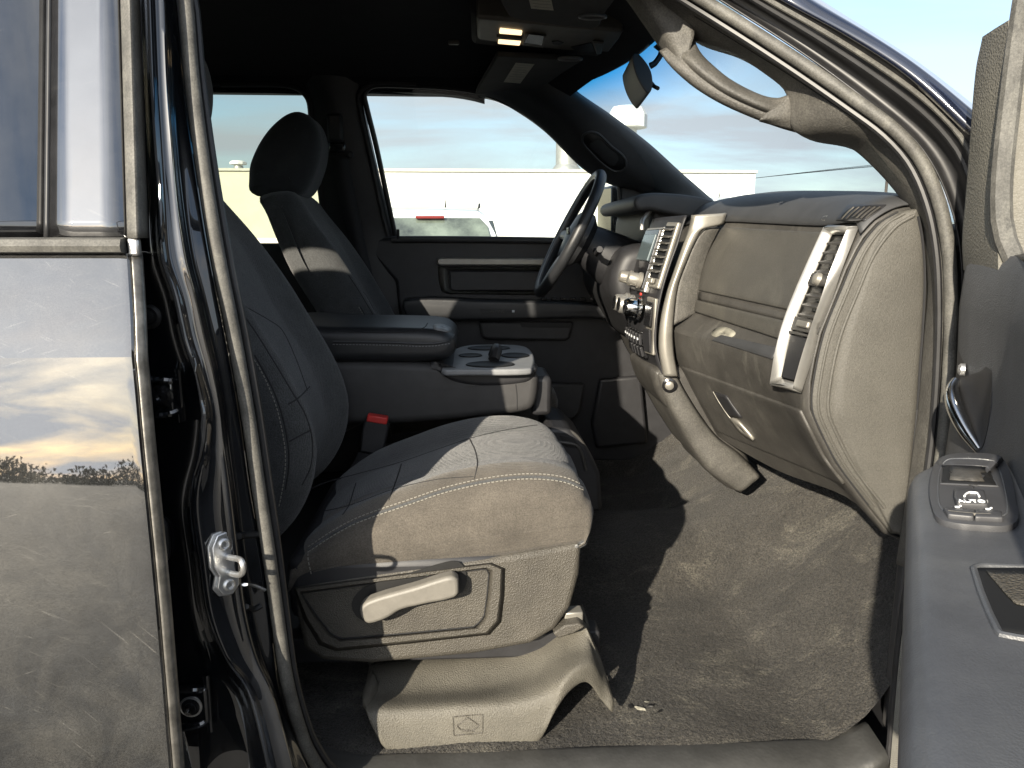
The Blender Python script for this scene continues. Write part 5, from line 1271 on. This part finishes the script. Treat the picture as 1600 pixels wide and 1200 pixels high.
# front roll and underside
full = []
for r in crow:
    e = r[-1]
    bz_ = C(low_n, 1.299)[-1].z
    h_ = max(e.z - bz_, 0.004); k_ = min(h_ / 0.08, 1.0)
    ext = [Vector((e.x + 0.010 * k_, e.y, e.z - 0.10 * h_)), Vector((e.x + 0.016 * k_, e.y, e.z - 0.35 * h_)), Vector((e.x + 0.014 * k_, e.y, e.z - 0.65 * h_)), Vector((e.x + 0.004 * k_, e.y, e.z - h_)), Vector((e.x - 0.05 * k_, e.y, e.z - h_ - 0.03 * k_))]
    full.append(r + ext)
V, Fc = grid(full)
cush = mk('cushion', V, Fc, M['fabric'], seat, face_cam=True, ang=0, solid=0.006, off=-1, label='dark grey woven seat cushion')
cu_bv = bvh_of(cush)
# side panel of the cushion is a different, browner cloth
siderows = crow[0:20]
ks = max(i for i in range(66) if crow[i][30].z < sm[5].z - 0.004 and i < 30)
sr = [[p + Vector((0, -0.0022, 0)) for p in full[i]] for i in range(0, ks + 1)]
V, Fc = grid(sr); cside = mk('cushion_side', V, Fc, M['fabric_side'], seat, face_cam=True, ang=0, solid=0.002, off=-1, label='taupe cloth side of the cushion')
cs2_bv = bvh_of(cside)
seam('cushion_fold', cs2_bv, [(490, 893), (600, 868), (720, 846), (820, 832), (905, 818)], M['fabric_side'], seat, r=0.0022, off=-0.001)
def pip(pts, mt='stitch', bv=None, **k): return stitches('stitching', bv or cu_bv, pts, M[mt], seat, **k)
off_up = lambda pts, d: [(x, y - d) for x, y in pts]
sline = [(482, 860), (520, 835), (560, 814), (640, 786), (700, 766), (770, 751), (830, 746), (880, 751), (910, 763)]
seam('cushion_piping', cu_bv, sline, M['fabric'], seat, r=0.0034, off=0.0)
pip(off_up(sline, 5)); pip([(x + .5, y + 3) for x, y in sline], bv=cs2_bv)
pip([(482, 862), (482, 875), (486, 895)], bv=cs2_bv)
seam('insert_seam', cu_bv, [(470, 775), (500, 757), (560, 740), (623, 723), (690, 700), (738, 684), (790, 672), (838, 664)], M['seam'], seat)
seam('insert_seam', cu_bv, [(556, 755), (552, 768), (545, 790), (535, 805)], M['seam'], seat)
seam('insert_seam', cu_bv, [(627, 725), (622, 742), (614, 765), (608, 782)], M['seam'], seat)
seam('insert_seam', cu_bv, [(734, 686), (742, 703), (746, 722), (744, 738), (740, 752)], M['seam'], seat)
seam('insert_seam', cu_bv, [(500, 800), (545, 790), (614, 765), (680, 750), (740, 745)], M['seam'], seat)

# backrest: bolstered pad
bf = C([(330, 281), (352, 311), (400, 372), (440, 430), (480, 495), (513, 550), (534, 598), (541, 640), (532, 688), (508, 730), (470, 762)], 1.72)
bprof = [(p.x, p.z) for p in bf]
tk = 0.15
bprof2 = bprof + [(bprof[-1][0] - 0.10, bprof[-1][1] - 0.03), (bprof[-1][0] - 0.17, bprof[-1][1] + 0.10), (bprof[6][0] - tk - .03, bprof[6][1]), (bprof[3][0] - tk - .02, bprof[3][1]), (bprof[1][0] - tk + .03, bprof[1][1] - 0.01), (bprof[0][0] - 0.115, bprof[0][1] - 0.002), (bprof[0][0] - 0.03, bprof[0][1] + 0.018)]
def bdisp(x, z, nx, nz, t):
    if nx < 0.2: return 0.0
    b = abs(t - 0.5) * 2                       # 0 centre, 1 edges
    hi = min(max((1.55 - z) / 0.25, 0), 1)
    return nx * hi * (-0.034 + 0.044 * min(max((b - 0.45) / 0.40, 0), 1) ** 1.3)
def bymap(x, z, y):
    t = min(max((z - 1.36) / 0.20, 0), 1)
    return 1.54 + (y - 1.54) * (1 - 0.24 * t * t)
back = pillow('backrest', bprof2, 1.316, 1.762, 0.055, M['fabric'], seat, n=90, k=9, my=40, disp=bdisp, ymap=bymap, label='dark cloth backrest with white stitched bolster')
bk_bv = bvh_of(back)
pip([(393, 556), (405, 575), (420, 605), (433, 640), (444, 690), (446, 725), (442, 760), (436, 790)], bv=bk_bv)
seam('back_seam', bk_bv, [(398, 555), (412, 580), (428, 612), (441, 650), (450, 695), (451, 730), (446, 765)], M['seam'], seat)
seam('back_seam', bk_bv, [(365, 470), (400, 520), (425, 560), (455, 610), (478, 650), (488, 690), (485, 730), (472, 758)], M['seam'], seat)
seam('back_seam', bk_bv, [(385, 480), (420, 500), (440, 515), (462, 560), (480, 610)], M['seam'], seat)
seam('back_seam', bk_bv, [(450, 632), (466, 622), (484, 604)], M['seam'], seat)
seam('back_seam', bk_bv, [(452, 690), (470, 680), (486, 672)], M['seam'], seat)
# headrest
hp = XZ([(397, 286), (400, 256), (420, 214), (448, 186), (470, 178), (490, 186), (503, 206), (507, 236), (499, 272), (482, 304), (462, 310), (410, 308), (398, 300)], 2.47)
SEAT_DY, SEAT_DX = 0.97, 0.045
hp = [(x - SEAT_DX, z) for x, z in hp]
def hymap(x, z, y):
    t = (z - 1.50) / 0.22
    return 1.51 + (y - 1.51) * (1.0 - 0.18 * max(0, min(t, 1)) ** 2 - 0.06 * max(0, 1 - t * 2))
hd = pillow('headrest', hp, 1.385, 1.635, 0.065, M['fabric_dark'], seat, n=60, k=10, my=12, ymap=hymap, label='dark cloth headrest')
for dy in (-.06, .06):
    x0 = sum(x for x, z in hp) / len(hp); z0 = min(z for x, z in hp)
    tube('headrest_post', [(x0 - 0.01, 1.51 + dy, z0 - 0.07), (x0, 1.51 + dy, z0 + 0.05)], 0.007, M['chrome'], seat, n=12)

# driver seat: the same seat, moved across the cab, with its own label
drv = copy_tree(seat, T, (SEAT_DX, SEAT_DY, 0.0))
drv.name = 'driver_seat'
drv['label'] = 'dark grey cloth driver seat behind the armrest'
# pale insert panel on the driver seat's side bolster facing the passenger
dn = BVHTree.FromPolygons([v.co + Vector((SEAT_DX, SEAT_DY, 0)) for v in back.data.vertices], [tuple(p.vertices) for p in back.data.polygons])
patch('bolster_panel', dn, [(456, 318), (470, 340), (500, 385), (535, 445), (560, 497)], [(482, 314), (500, 338), (534, 388), (566, 440), (592, 497)], M['fabric'], drv, off=0.003, solid=0.003, nu=10, nv=24)
P, _ = drape(dn, [(452, 318), (466, 340), (496, 385), (531, 445), (556, 497)], 0.003, 40); tube('bolster_piping', P, 0.004, M['fabric'], drv, n=8)

# ------------------------------------------------------------------ seat belt buckle between seat and console
bc = W(583, 690, 1.80)
bk = prism('belt_buckle', C([(562, 706), (566, 668), (572, 650), (604, 655), (607, 668), (601, 700), (590, 712)], 1.785), (0, 0.030, 0), M['dark_plastic'], T, bev=0.005, seg=3, label='black belt buckle with red release button')
prism('release_button', C([(574, 648), (606, 653), (604, 664), (572, 659)], 1.782), (0, 0.026, 0), M['red_button'], bk, bev=0.003)
loft('buckle_strap', [C([(560, 706), (552, 722), (540, 740)], 1.795), C([(592, 710), (580, 728), (566, 745)], 1.795)], M['belt_web'], bk, n=10, solid=0.003)
# ------------------------------------------------------------------ centre console / folding middle seat
cprof = XZ([(430, 566), (540, 564), (640, 566), (690, 570), (714, 578), (836, 582), (842, 590), (838, 628), (828, 642), (760, 652), (640, 662), (540, 664), (430, 664)], 1.835)
cons = pillow('centre_console', cprof, 1.832, 2.175, 0.022, M['console'], T, n=110, k=5, my=6, label='grey folding centre console with cup holders and armrest')
cn_bv = bvh_of(cons)
seam('console_seam', cn_bv, [(806, 600), (808, 620), (808, 640)], M['seam'], cons)
# sculpted upper trim below the cup holders
ut = XZ([(672, 566), (700, 573), (760, 578), (838, 575), (834, 592), (820, 600), (760, 605), (715, 600), (690, 588)], 1.832)
pillow('console_upper', ut, 1.828, 2.178, 0.014, M['dark_plastic'], cons, n=70, k=4, my=4)
# cup holder plate: flat top with flat black discs painting the shade of four wells
zt = W(760, 575, 1.83).z + 0.002
pl = [WZ(x, y, zt) for x, y in [(712, 545), (722, 541), (740, 538.5), (800, 538.5), (820, 541), (831, 549), (835, 560), (833, 571), (826, 576), (716, 577), (690, 577), (700, 566)]]
plate = prism('cup_plate', resample(pl, 60, True, True), (0, 0, -0.016), M['console_top'], cons, bev=0.005, seg=3, ang=40, label='pale grey cup holder plate')
def shade_patch(px, rx, ry, name='cup_shade', depth=0.004):
    c = WZ(px[0], px[1], zt)
    rows = [[c + Vector((rx * s * math.cos(2 * math.pi * k / 32), ry * s * math.sin(2 * math.pi * k / 32), h)) for k in range(32)] for s, h in ((1.05, 0.0008), (1.0, 0.003), (0.95, 0.0016), (0.01, 0.0015))]
    V, Fc = grid(rows, closed_u=True)
    return mk(name, V, Fc, M['black'], cons, ang=50)
shade_patch((764, 544.5), 0.058, 0.042); shade_patch((766, 570), 0.058, 0.042); shade_patch((805, 556), 0.036, 0.040); shade_patch((735, 556), 0.030, 0.030)
cc = WZ(778, 562, zt)
tube('cup_divider', [cc + Vector((-.012, -.03, .004)), cc + Vector((-.004, -.01, .022)), cc + Vector((-.004, .03, .024)), cc + Vector((-.010, .06, .004))], 0.014, M['rubber_black'], cons, n=10, steps=16)
# armrest lid
lp = XZ([(425, 512), (520, 511), (640, 512), (690, 516), (708, 527), (713, 542), (706, 556), (690, 563), (640, 566), (540, 566), (425, 566)], 1.835)
lid = pillow('armrest_lid', lp, 1.822, 2.168, 0.026, M['leather'], cons, n=90, k=7, my=8, label='black padded armrest lid')
ld_bv = bvh_of(lid)
P, _ = drape(ld_bv, [(520, 534), (600, 535), (670, 537), (700, 533), (709, 524)], 0.0, 40); tube('lid_piping', P, 0.003, M['leather'], cons, n=8)
pip([(520, 538), (600, 539), (670, 541), (702, 537)], mt='console_top', bv=ld_bv)
seam('lid_seam', ld_bv, [(520, 518), (600, 520), (650, 517), (664, 511), (668, 505)], M['seam'], cons)
disc_patch('lid_latch', ld_bv, [(678, 509), (692, 508), (704, 514), (703, 519), (690, 517), (678, 514)], M['console_top'], cons, off=0.003, n=24, solid=0.004)
# folding hinge bracket at the console's front, floor tray ahead of it
box('console_bracket', W(842, 610, 1.95), (0.05, 0.16, 0.10), M['dark_plastic'], cons, bev=0.012)
tray = prism('floor_tray', C([(858, 668), (890, 670), (915, 695), (938, 740), (942, 800), (870, 810), (850, 720)], 1.86), (0, 0.26, 0), M['dark_plastic'], T, bev=0.012, seg=3, label='black storage tray on the tunnel')
ty = bvh_of(tray)
zt2 = W(880, 672, 1.9).z
tube('tray_rim', [W(866, 672, 1.87), W(893, 676, 1.87), W(914, 700, 1.87), W(932, 736, 1.87)], 0.006, M['dash_low'], tray, n=8, steps=24)
tube('tray_rim', [W(872, 690, 1.855), W(903, 698, 1.855), W(916, 735, 1.855)], 0.004, M['dash_low'], tray, n=8, steps=20)
prism('tray_pocket', C([(874, 680), (896, 684), (910, 702), (884, 698)], 1.857), (0, 0.01, 0), M['black'], tray, bev=0.001)

# ------------------------------------------------------------------ visors, overhead console, mirror
zv = 1.897
def flat(pts, z, tilt=0.0): return [WZ(x, y, z) for x, y in pts]
vis = prism('driver_visor', flat([(776, 79), (912, 86), (880, 106), (842, 134), (822, 149), (810, 150), (748, 146), (743, 140), (746, 132)], zv), (0, 0, -0.014), M['visor'], T, bev=0.005, seg=3, label='driver sun visor with pale printed sticker')
prism('sticker', flat([(806, 98), (835, 100), (813, 130), (787, 128)], zv - 0.0143), (0, 0, -0.0006), M['label_paper'], vis, bev=0)
for k in range(7):
    t = 0.1 + 0.12 * k
    a, b = WZ(806 - 19 * t, 98 + 30 * t, zv - 0.0150), WZ(833 - 21 * t, 100 + 30 * t, zv - 0.0150)
    tube('printed_line', [a.lerp(b, .12), a.lerp(b, .88)], 0.0012, M['ink'], vis, n=4, flat=0.2)
ck = WZ(891, 92, zv - 0.015); tube('visor_clip', [ck + Vector((0.03 * math.cos(a), 0.014 * math.sin(a), 0)) for a in [2 * math.pi * k / 20 for k in range(20)]], 0.004, M['console_top'], vis, n=6, closed=True)
vis2 = prism('passenger_visor', flat([(770, -45), (784, -4), (795, 15), (812, 21), (880, 31), (925, 35), (938, 30), (946, 10), (975, -30)], zv), (0, 0, -0.014), M['visor'], T, bev=0.005, seg=3, label='passenger sun visor with pale sticker at the roof edge')
prism('sticker', flat([(822, -18), (858, -16), (865, 16), (830, 13)], zv - 0.0143), (0, 0, -0.0006), M['label_paper'], vis2, bev=0)
for k in range(5):
    a, b = WZ(824 + k * 1.6, -10 + 5 * k, zv - 0.0150), WZ(860 + k * 1.4, -7 + 5 * k, zv - 0.0150)
    tube('printed_line', [a.lerp(b, .1), a.lerp(b, .9)], 0.0010, M['ink'], vis2, n=4, flat=0.2)
ck = WZ(926, 26, zv - 0.015); tube('visor_clip', [ck + Vector((0.028 * math.cos(a), 0.016 * math.sin(a), 0)) for a in [2 * math.pi * k / 20 for k in range(20)]], 0.004, M['console_top'], vis2, n=6, closed=True)
zo = 1.902
ohp = [(744, 28), (800, 33), (880, 41), (974, 50), (968, 62), (952, 82), (880, 79), (800, 70), (746, 62)]
ohc = prism('overhead_console', flat(ohp, zo), (0, 0, 0.05), M['ohc'], T, bev=0.008, seg=3, label='overhead console with two lit reading lamps')
prism('overhead_surround', flat([(735, 22), (800, 26), (880, 34), (985, 46), (965, 90), (880, 87), (800, 77), (737, 69)], zo + 0.012), (0, 0, 0.06), M['visor'], ohc, bev=0.012, seg=3)
for q in ([(781, 43), (816, 47), (815, 53), (780, 50)], [(779, 60), (814, 63), (812, 69), (778, 66)]):
    prism('reading_lamp', flat(q, zo - 0.0005), (0, 0, -0.004), M['lamp_lit'], ohc, bev=0.002, label='lit warm reading lamp')
prism('lamp_divider', flat([(776, 53.5), (816, 57), (814, 60), (776, 57)], zo - 0.0005), (0, 0, -0.006), M['black'], ohc, bev=0.001)
prism('overhead_switch', flat([(820, 50), (854, 54), (849, 72), (816, 68)], zo - 0.0005), (0, 0, -0.005), M['ohc'], ohc, bev=0.003)
prism('overhead_display', flat([(826, 53), (850, 56), (846, 70), (820, 66)], zo - 0.0057), (0, 0, -0.001), M['gloss_black'], ohc, bev=0.0)
prism('overhead_port', flat([(862, 64), (872, 63), (881, 66), (874, 69), (864, 68)], zo - 0.0005), (0, 0, -0.002), M['black'], ohc, bev=0.0)
prism('overhead_cup', flat([(926, 61), (944, 63), (940, 80), (932, 81)], zo - 0.0005), (0, 0, -0.008), M['trim'], ohc, bev=0.004)
prism('overhead_well', flat([(892, 73), (924, 66), (930, 80), (900, 79)], zo - 0.0005), (0, 0, -0.0015), M['black'], ohc, bev=0.0)
box('coat_hook', WZ(709, 66, 1.935), (0.03, 0.02, 0.012), M['ohc'], head, bev=0.004)
# rear-view mirror on its stalk
rc_ = W(1007, 113, 1.98)
rvp = [(988, 86), (994, 82), (1004, 90), (1016, 108), (1020, 128), (1017, 143), (1012, 146), (1000, 130), (991, 108)]
rvm = prism('interior_mirror', resample(C(rvp, 1.90), 40, True, True), (0.02, 0.22, 0.0), M['dark_plastic'], T, bev=0.012, seg=3, label='interior mirror hanging from the windscreen')
tube('mirror_stalk', [W(1016, 103, 2.0), W(1024, 98, 2.0), W(1034, 80, 2.0), W(1028, 68, 2.0)], [0.008, 0.007, 0.008, 0.014], M['dark_plastic'], rvm, n=10, steps=16)
tube('mirror_tab', [W(1016, 128, 1.95), W(1022, 135, 1.92), W(1028, 138, 1.90)], 0.005, M['black'], rvm, n=8)

# ------------------------------------------------------------------ the open passenger door
HO = Vector((0.70, 1.03, 0)); ddv = Vector((-0.506, -0.862, 0)).normalized(); nin = Vector((-0.862, 0.506, 0)).normalized()
def DR(s, n, z): return HO + ddv * s + nin * n + Vector((0, 0, z))
pd_rows = []
def npro(s): return -0.020 + 0.036 * math.exp(-((s - 0.04) / 0.13) ** 2)
trimz = [(0.62, -0.03), (0.75, -0.004), (0.95, 0.0), (1.10, 0.004), (1.22, 0.0), (1.32, 0.006), (1.375, 0.004), (1.392, -0.006), (1.396, -0.03)]
srow = [0.0, 0.006, 0.02, 0.06, 0.12, 0.2, 0.3, 0.45, 0.6, 0.8, 0.95, 1.06]
V, Fc = grid([[DR(s, npro(s) + dn_ - (0.03 if s == 0.0 else 0.008 if s == 0.006 else 0), z) for z, dn_ in trimz] for s in srow])
pdoor = mk('passenger_door', V, Fc, M['door_trim'], T, face_cam=True, solid=0.006, off=-1, ang=35, label='open front passenger door with grey inner panel and armrest')
# outer shell
V, Fc = grid([[DR(s, n_, z) for z, n_ in ((0.58, -.10), (0.70, -.135), (0.95, -.14), (1.2, -.13), (1.40, -.10))] for s in (-0.02, 0.3, 0.7, 1.08)])
mk('door_skin', V, Fc, M['paint_clean'], pdoor, solid=0.004)
V, Fc = grid([[DR(s, n_, z) for n_ in (-.12, -.08, -.03)] for s, z in ((0.0, 0.60), (-0.005, 0.9), (0.0, 1.39))]); mk('door_front_edge', V, Fc, M['paint_clean'], pdoor, solid=0.004)
# sail panel above the belt
sA = [DR(0.000, 0.026, 1.655), DR(-0.022, 0.024, 1.625), DR(-0.026, 0.022, 1.56), DR(-0.024, 0.020, 1.47), DR(-0.012, 0.016, 1.41), DR(0.0, 0.012, 1.37)]
sB = [DR(0.030, 0.028, 1.665), DR(0.018, 0.031, 1.63), DR(0.022, 0.030, 1.56), DR(0.030, 0.028, 1.47), DR(0.018, 0.026, 1.41), DR(0.004, 0.020, 1.37)]
sC = [DR(0.10, 0.006, 1.668), DR(0.105, 0.004, 1.63), DR(0.12, 0.0, 1.56), DR(0.14, -0.002, 1.47), DR(0.165, -0.004, 1.41), DR(0.19, -0.006, 1.37)]
sD = [p - nin * 0.05 for p in sC]
sZ = [p - nin * 0.06 for p in sA]
V, Fc = grid([resample(c_, 40) for c_ in ([*sZ], sA, [a_.lerp(b_, .9) for a_, b_ in zip(sA, sB)], sB, [b_.lerp(c2, .12) + nin * 0.003 for b_, c2 in zip(sB, sC)], [b_.lerp(c2, .6) + nin * 0.002 for b_, c2 in zip(sB, sC)], sC, sD)])
tops = [c_[0] for c_ in (sZ, sA, sB, sC, sD)]
n0 = len(V); V += tops; Fc.append(tuple(range(n0, n0 + 5)))
mk('sail_panel', V, Fc, M['sail'], pdoor, face_cam=True, ang=40, label='pale grained sail panel at the mirror mount')
# window frame and glass run
frmp = [DR(0.19, -0.030, 1.365), DR(0.16, -0.006, 1.43), DR(0.125, -0.003, 1.56), DR(0.085, -0.012, 1.75), DR(0.10, -0.03, 1.87), DR(0.3, -0.095, 1.90), DR(1.0, -0.10, 1.91), DR(1.06, -0.09, 1.80), DR(1.05, -0.06, 1.45), DR(1.05, -0.06, 1.30)]
tube('window_frame', frmp, 0.012, M['rubber'], pdoor, n=10, steps=80)
tube('window_frame_outer', [p - nin * 0.03 - ddv * 0.03 for p in frmp], 0.020, M['rubber_black'], pdoor, n=10, steps=80)
# mirror housing outside, beyond the sail
V, Fc = grid([[DR(1.078, n_, z) for n_ in (-.138, -.12, -.06, -.015)] for z in (0.60, 0.8, 1.0, 1.2, 1.395)]); mk('door_trailing_edge', V, Fc, M['paint_clean'], pdoor, solid=0.006)
V, Fc = grid([[DR(s, n_, z_) for n_, z_ in ((-.125, 1.392), (-.10, 1.401), (-.06, 1.399), (-.02, 1.390))] for s in (-0.02, 0.3, 0.7, 1.075)]); mk('door_belt_cap', V, Fc, M['rubber_black'], pdoor, solid=0.006)
# armrest
arz = 1.185
s0 = 0.315
ar_rows = []
for k in range(40):
    s = s0 + 0.70 * k / 39
    t = min((s - s0) / 0.11, 1.0); e = math.sqrt(max(1 - (1 - t) ** 2, 0.0)) if t < 1 else 1.0
    wN = -0.022 + 0.090 * e
    zt_ = arz - 0.012 * (1 - e) - 0.02 * max(0, s - 0.6)
    zb_ = arz - 0.10 - 0.06 * e
    ar_rows.append([DR(s, -0.03, zt_ + 0.012), DR(s, -0.012, zt_ + 0.004), DR(s, wN * .55, zt_), DR(s, wN - 0.012 * e, zt_ - 0.001), DR(s, wN - 0.004 * e, zt_ - 0.006), DR(s, wN, zt_ - 0.018), DR(s, wN - 0.002, zt_ - 0.05), DR(s, wN - 0.012 * e, (zt_ + zb_) / 2 - .02), DR(s, wN - .04 * e, zb_), DR(s, -0.03, zb_ - 0.02)])
ar_rows = [resample(r, 34) for r in ar_rows]
V, Fc = grid(ar_rows)
arm = mk('door_armrest', V, Fc, M['armrest'], pdoor, face_cam=True, ang=0, label='slate grey padded armrest of the open door')
am_bv = bvh_of(arm)
# stitched edge along the armrest
pl_ = [(1430, 900), (1436, 960), (1442, 1010), (1448, 1060)]
# switch plate
spo = [(x, y + 7) for x, y in [(1452, 766), (1455, 742), (1463, 722), (1478, 712), (1515, 708), (1556, 711), (1572, 720), (1584, 752), (1591, 795), (1590, 816), (1572, 824), (1530, 823), (1490, 819), (1464, 810), (1455, 790)]]
swp = disc_patch('switch_plate', am_bv, spo, M['switch'], pdoor, off=0.005, n=60, solid=0.008, bev=0.002)
sw_bv = bvh_of(swp)
P, _ = drape(sw_bv, [(1467, 745), (1474, 724), (1486, 717), (1552, 720), (1560, 730), (1570, 762), (1574, 800), (1566, 806), (1500, 803), (1474, 797), (1467, 785)], 0.0, 60, True, True); tube('switch_bead', P, 0.0008, M['armrest'], pdoor, n=6, closed=True)
patch('pocket_shade', sw_bv, [(1472, 727), (1470, 742), (1470, 757)], [(1543, 730), (1551, 745), (1559, 761)], M['black'], pdoor, off=0.0012, solid=0.001, nu=8, nv=6, smooth_px=False)  # flat black sheet painting the shade of the pocket
patch('pocket_wall', sw_bv, [(1486, 731), (1484, 752)], [(1539, 732), (1538, 755)], M['dash_low'], pdoor, off=0.0018, solid=0.0006, nu=8, nv=4, smooth_px=False)
P, _ = drape(sw_bv, [(1472, 727), (1543, 730), (1559, 761), (1470, 757), (1472, 727)], 0.0006, 60, False); tube('pocket_rim', P, 0.0010, M['switch'], pdoor, n=6)
wsb = patch('window_button', sw_bv, [(1492, 772), (1491, 783), (1495, 795)], [(1538, 774), (1541, 786), (1544, 797)], M['switch'], pdoor, off=0.0055, solid=0.007, bev=0.0015, nu=8, nv=6)
wb_bv = bvh_of(wsb)
P, _ = drape(sw_bv, [(1495, 788), (1520, 789.5), (1543, 790)], 0.0035, 12); tube('button_edge', P, 0.0016, M['console_top'], pdoor, n=6)
text_on(wb_bv, 'lettering', 'AUTO', (1518, 784.5), 0.0075, M['white_print'], pdoor, right=(1, .02), off=0.0008, sy=1.25)
P, _ = drape(wb_bv, [(1507, 776.5), (1509, 773), (1514, 770.5), (1527, 771.5), (1530, 777)], 0.0008, 24, False); tube('window_symbol', P, 0.0009, M['white_print'], pdoor, n=5)
lk = patch('lock_button', sw_bv, [(1474, 799), (1481, 810)], [(1522, 802), (1521, 814)], M['switch'], pdoor, off=0.004, solid=0.005, bev=0.001, nu=6, nv=4)
lk2 = patch('lock_button', sw_bv, [(1524, 802), (1523, 814)], [(1565, 805), (1567, 816)], M['switch'], pdoor, off=0.004, solid=0.005, bev=0.001, nu=6, nv=4)
P, _ = drape(sw_bv, [(1481, 805), (1521, 809), (1548, 810)], 0.003, 16); tube('button_edge', P, 0.0012, M['lever'], pdoor, n=6)
for b_, (x, y) in ((lk, (1497, 797)), (lk2, (1545, 800.5))):
    bv_ = bvh_of(b_)
    c_, n_ = drape(sw_bv, [(x - 2, y + 3)], 0.0042)
    mk('lock_symbol', *lathe_geo(c_[0], n_[0], [(.0019, 0), (.0019, .0005), (.0002, .0006)], 12), M['white_print'], pdoor, fix=True)
    P, _ = drape(sw_bv, [(x + 1, y + 3.8), (x + 2.5, y + 1.4), (x + 4.5, y + 2)], 0.0046, 8); tube('lock_symbol', P, 0.0007, M['white_print'], pdoor, n=5)
# pull cup in the armrest: flat sheets, the hollow's shade painted black
pc = [(1521, 890), (1535, 886), (1640, 890), (1640, 1003), (1600, 1000), (1562, 992), (1540, 940)]
patch('pull_cup_shade', am_bv, [(1521, 890), (1532, 925), (1546, 960), (1562, 992)], [(1640, 890), (1640, 925), (1640, 965), (1640, 1003)], M['black'], pdoor, off=0.0015, solid=0.001, nu=12, nv=10)
patch('pull_cup_floor', am_bv, [(1540, 897), (1556, 915), (1570, 932), (1586, 948)], [(1640, 899), (1640, 915), (1640, 935), (1640, 960)], M['seat_plastic'], pdoor, off=0.0028, solid=0.001, nu=12, nv=8)
P, _ = drape(am_bv, [(1640, 889), (1580, 888), (1535, 886), (1521, 889), (1532, 925), (1546, 960), (1562, 993), (1600, 1000), (1640, 1004)], 0.0005, 50, False); tube('pull_cup_rim', P, 0.0025, M['armrest'], pdoor, n=8)
# inside release handle
cupo = [(0.06, 1.275), (0.10, 1.29), (0.18, 1.285), (0.21, 1.24), (0.20, 1.17), (0.15, 1.15), (0.08, 1.17), (0.055, 1.22)]
prism('handle_cup', resample([DR(s, npro(s) + 0.0005, z) for s, z in cupo], 40, True, True), nin * 0.002, M['dark_plastic'], pdoor, bev=0.0)
hl = [DR(s, npro(s) + h_, z) for s, h_, z in ((0.075, 0.004, 1.225), (0.085, 0.010, 1.215), (0.11, 0.012, 1.198), (0.15, 0.010, 1.178), (0.19, 0.002, 1.16))]
tube('release_handle', hl, [0.006, 0.010, 0.010, 0.008, 0.005], M['chrome'], pdoor, n=14, steps=24, flat=1.3)
mk('lock_button_round', *lathe_geo(DR(0.10, npro(0.10) + 0.002, 1.245), nin, [(.008, 0), (.008, .005), (.005, .008), (.0005, .0085)], 18), M['zinc'], pdoor, fix=True)
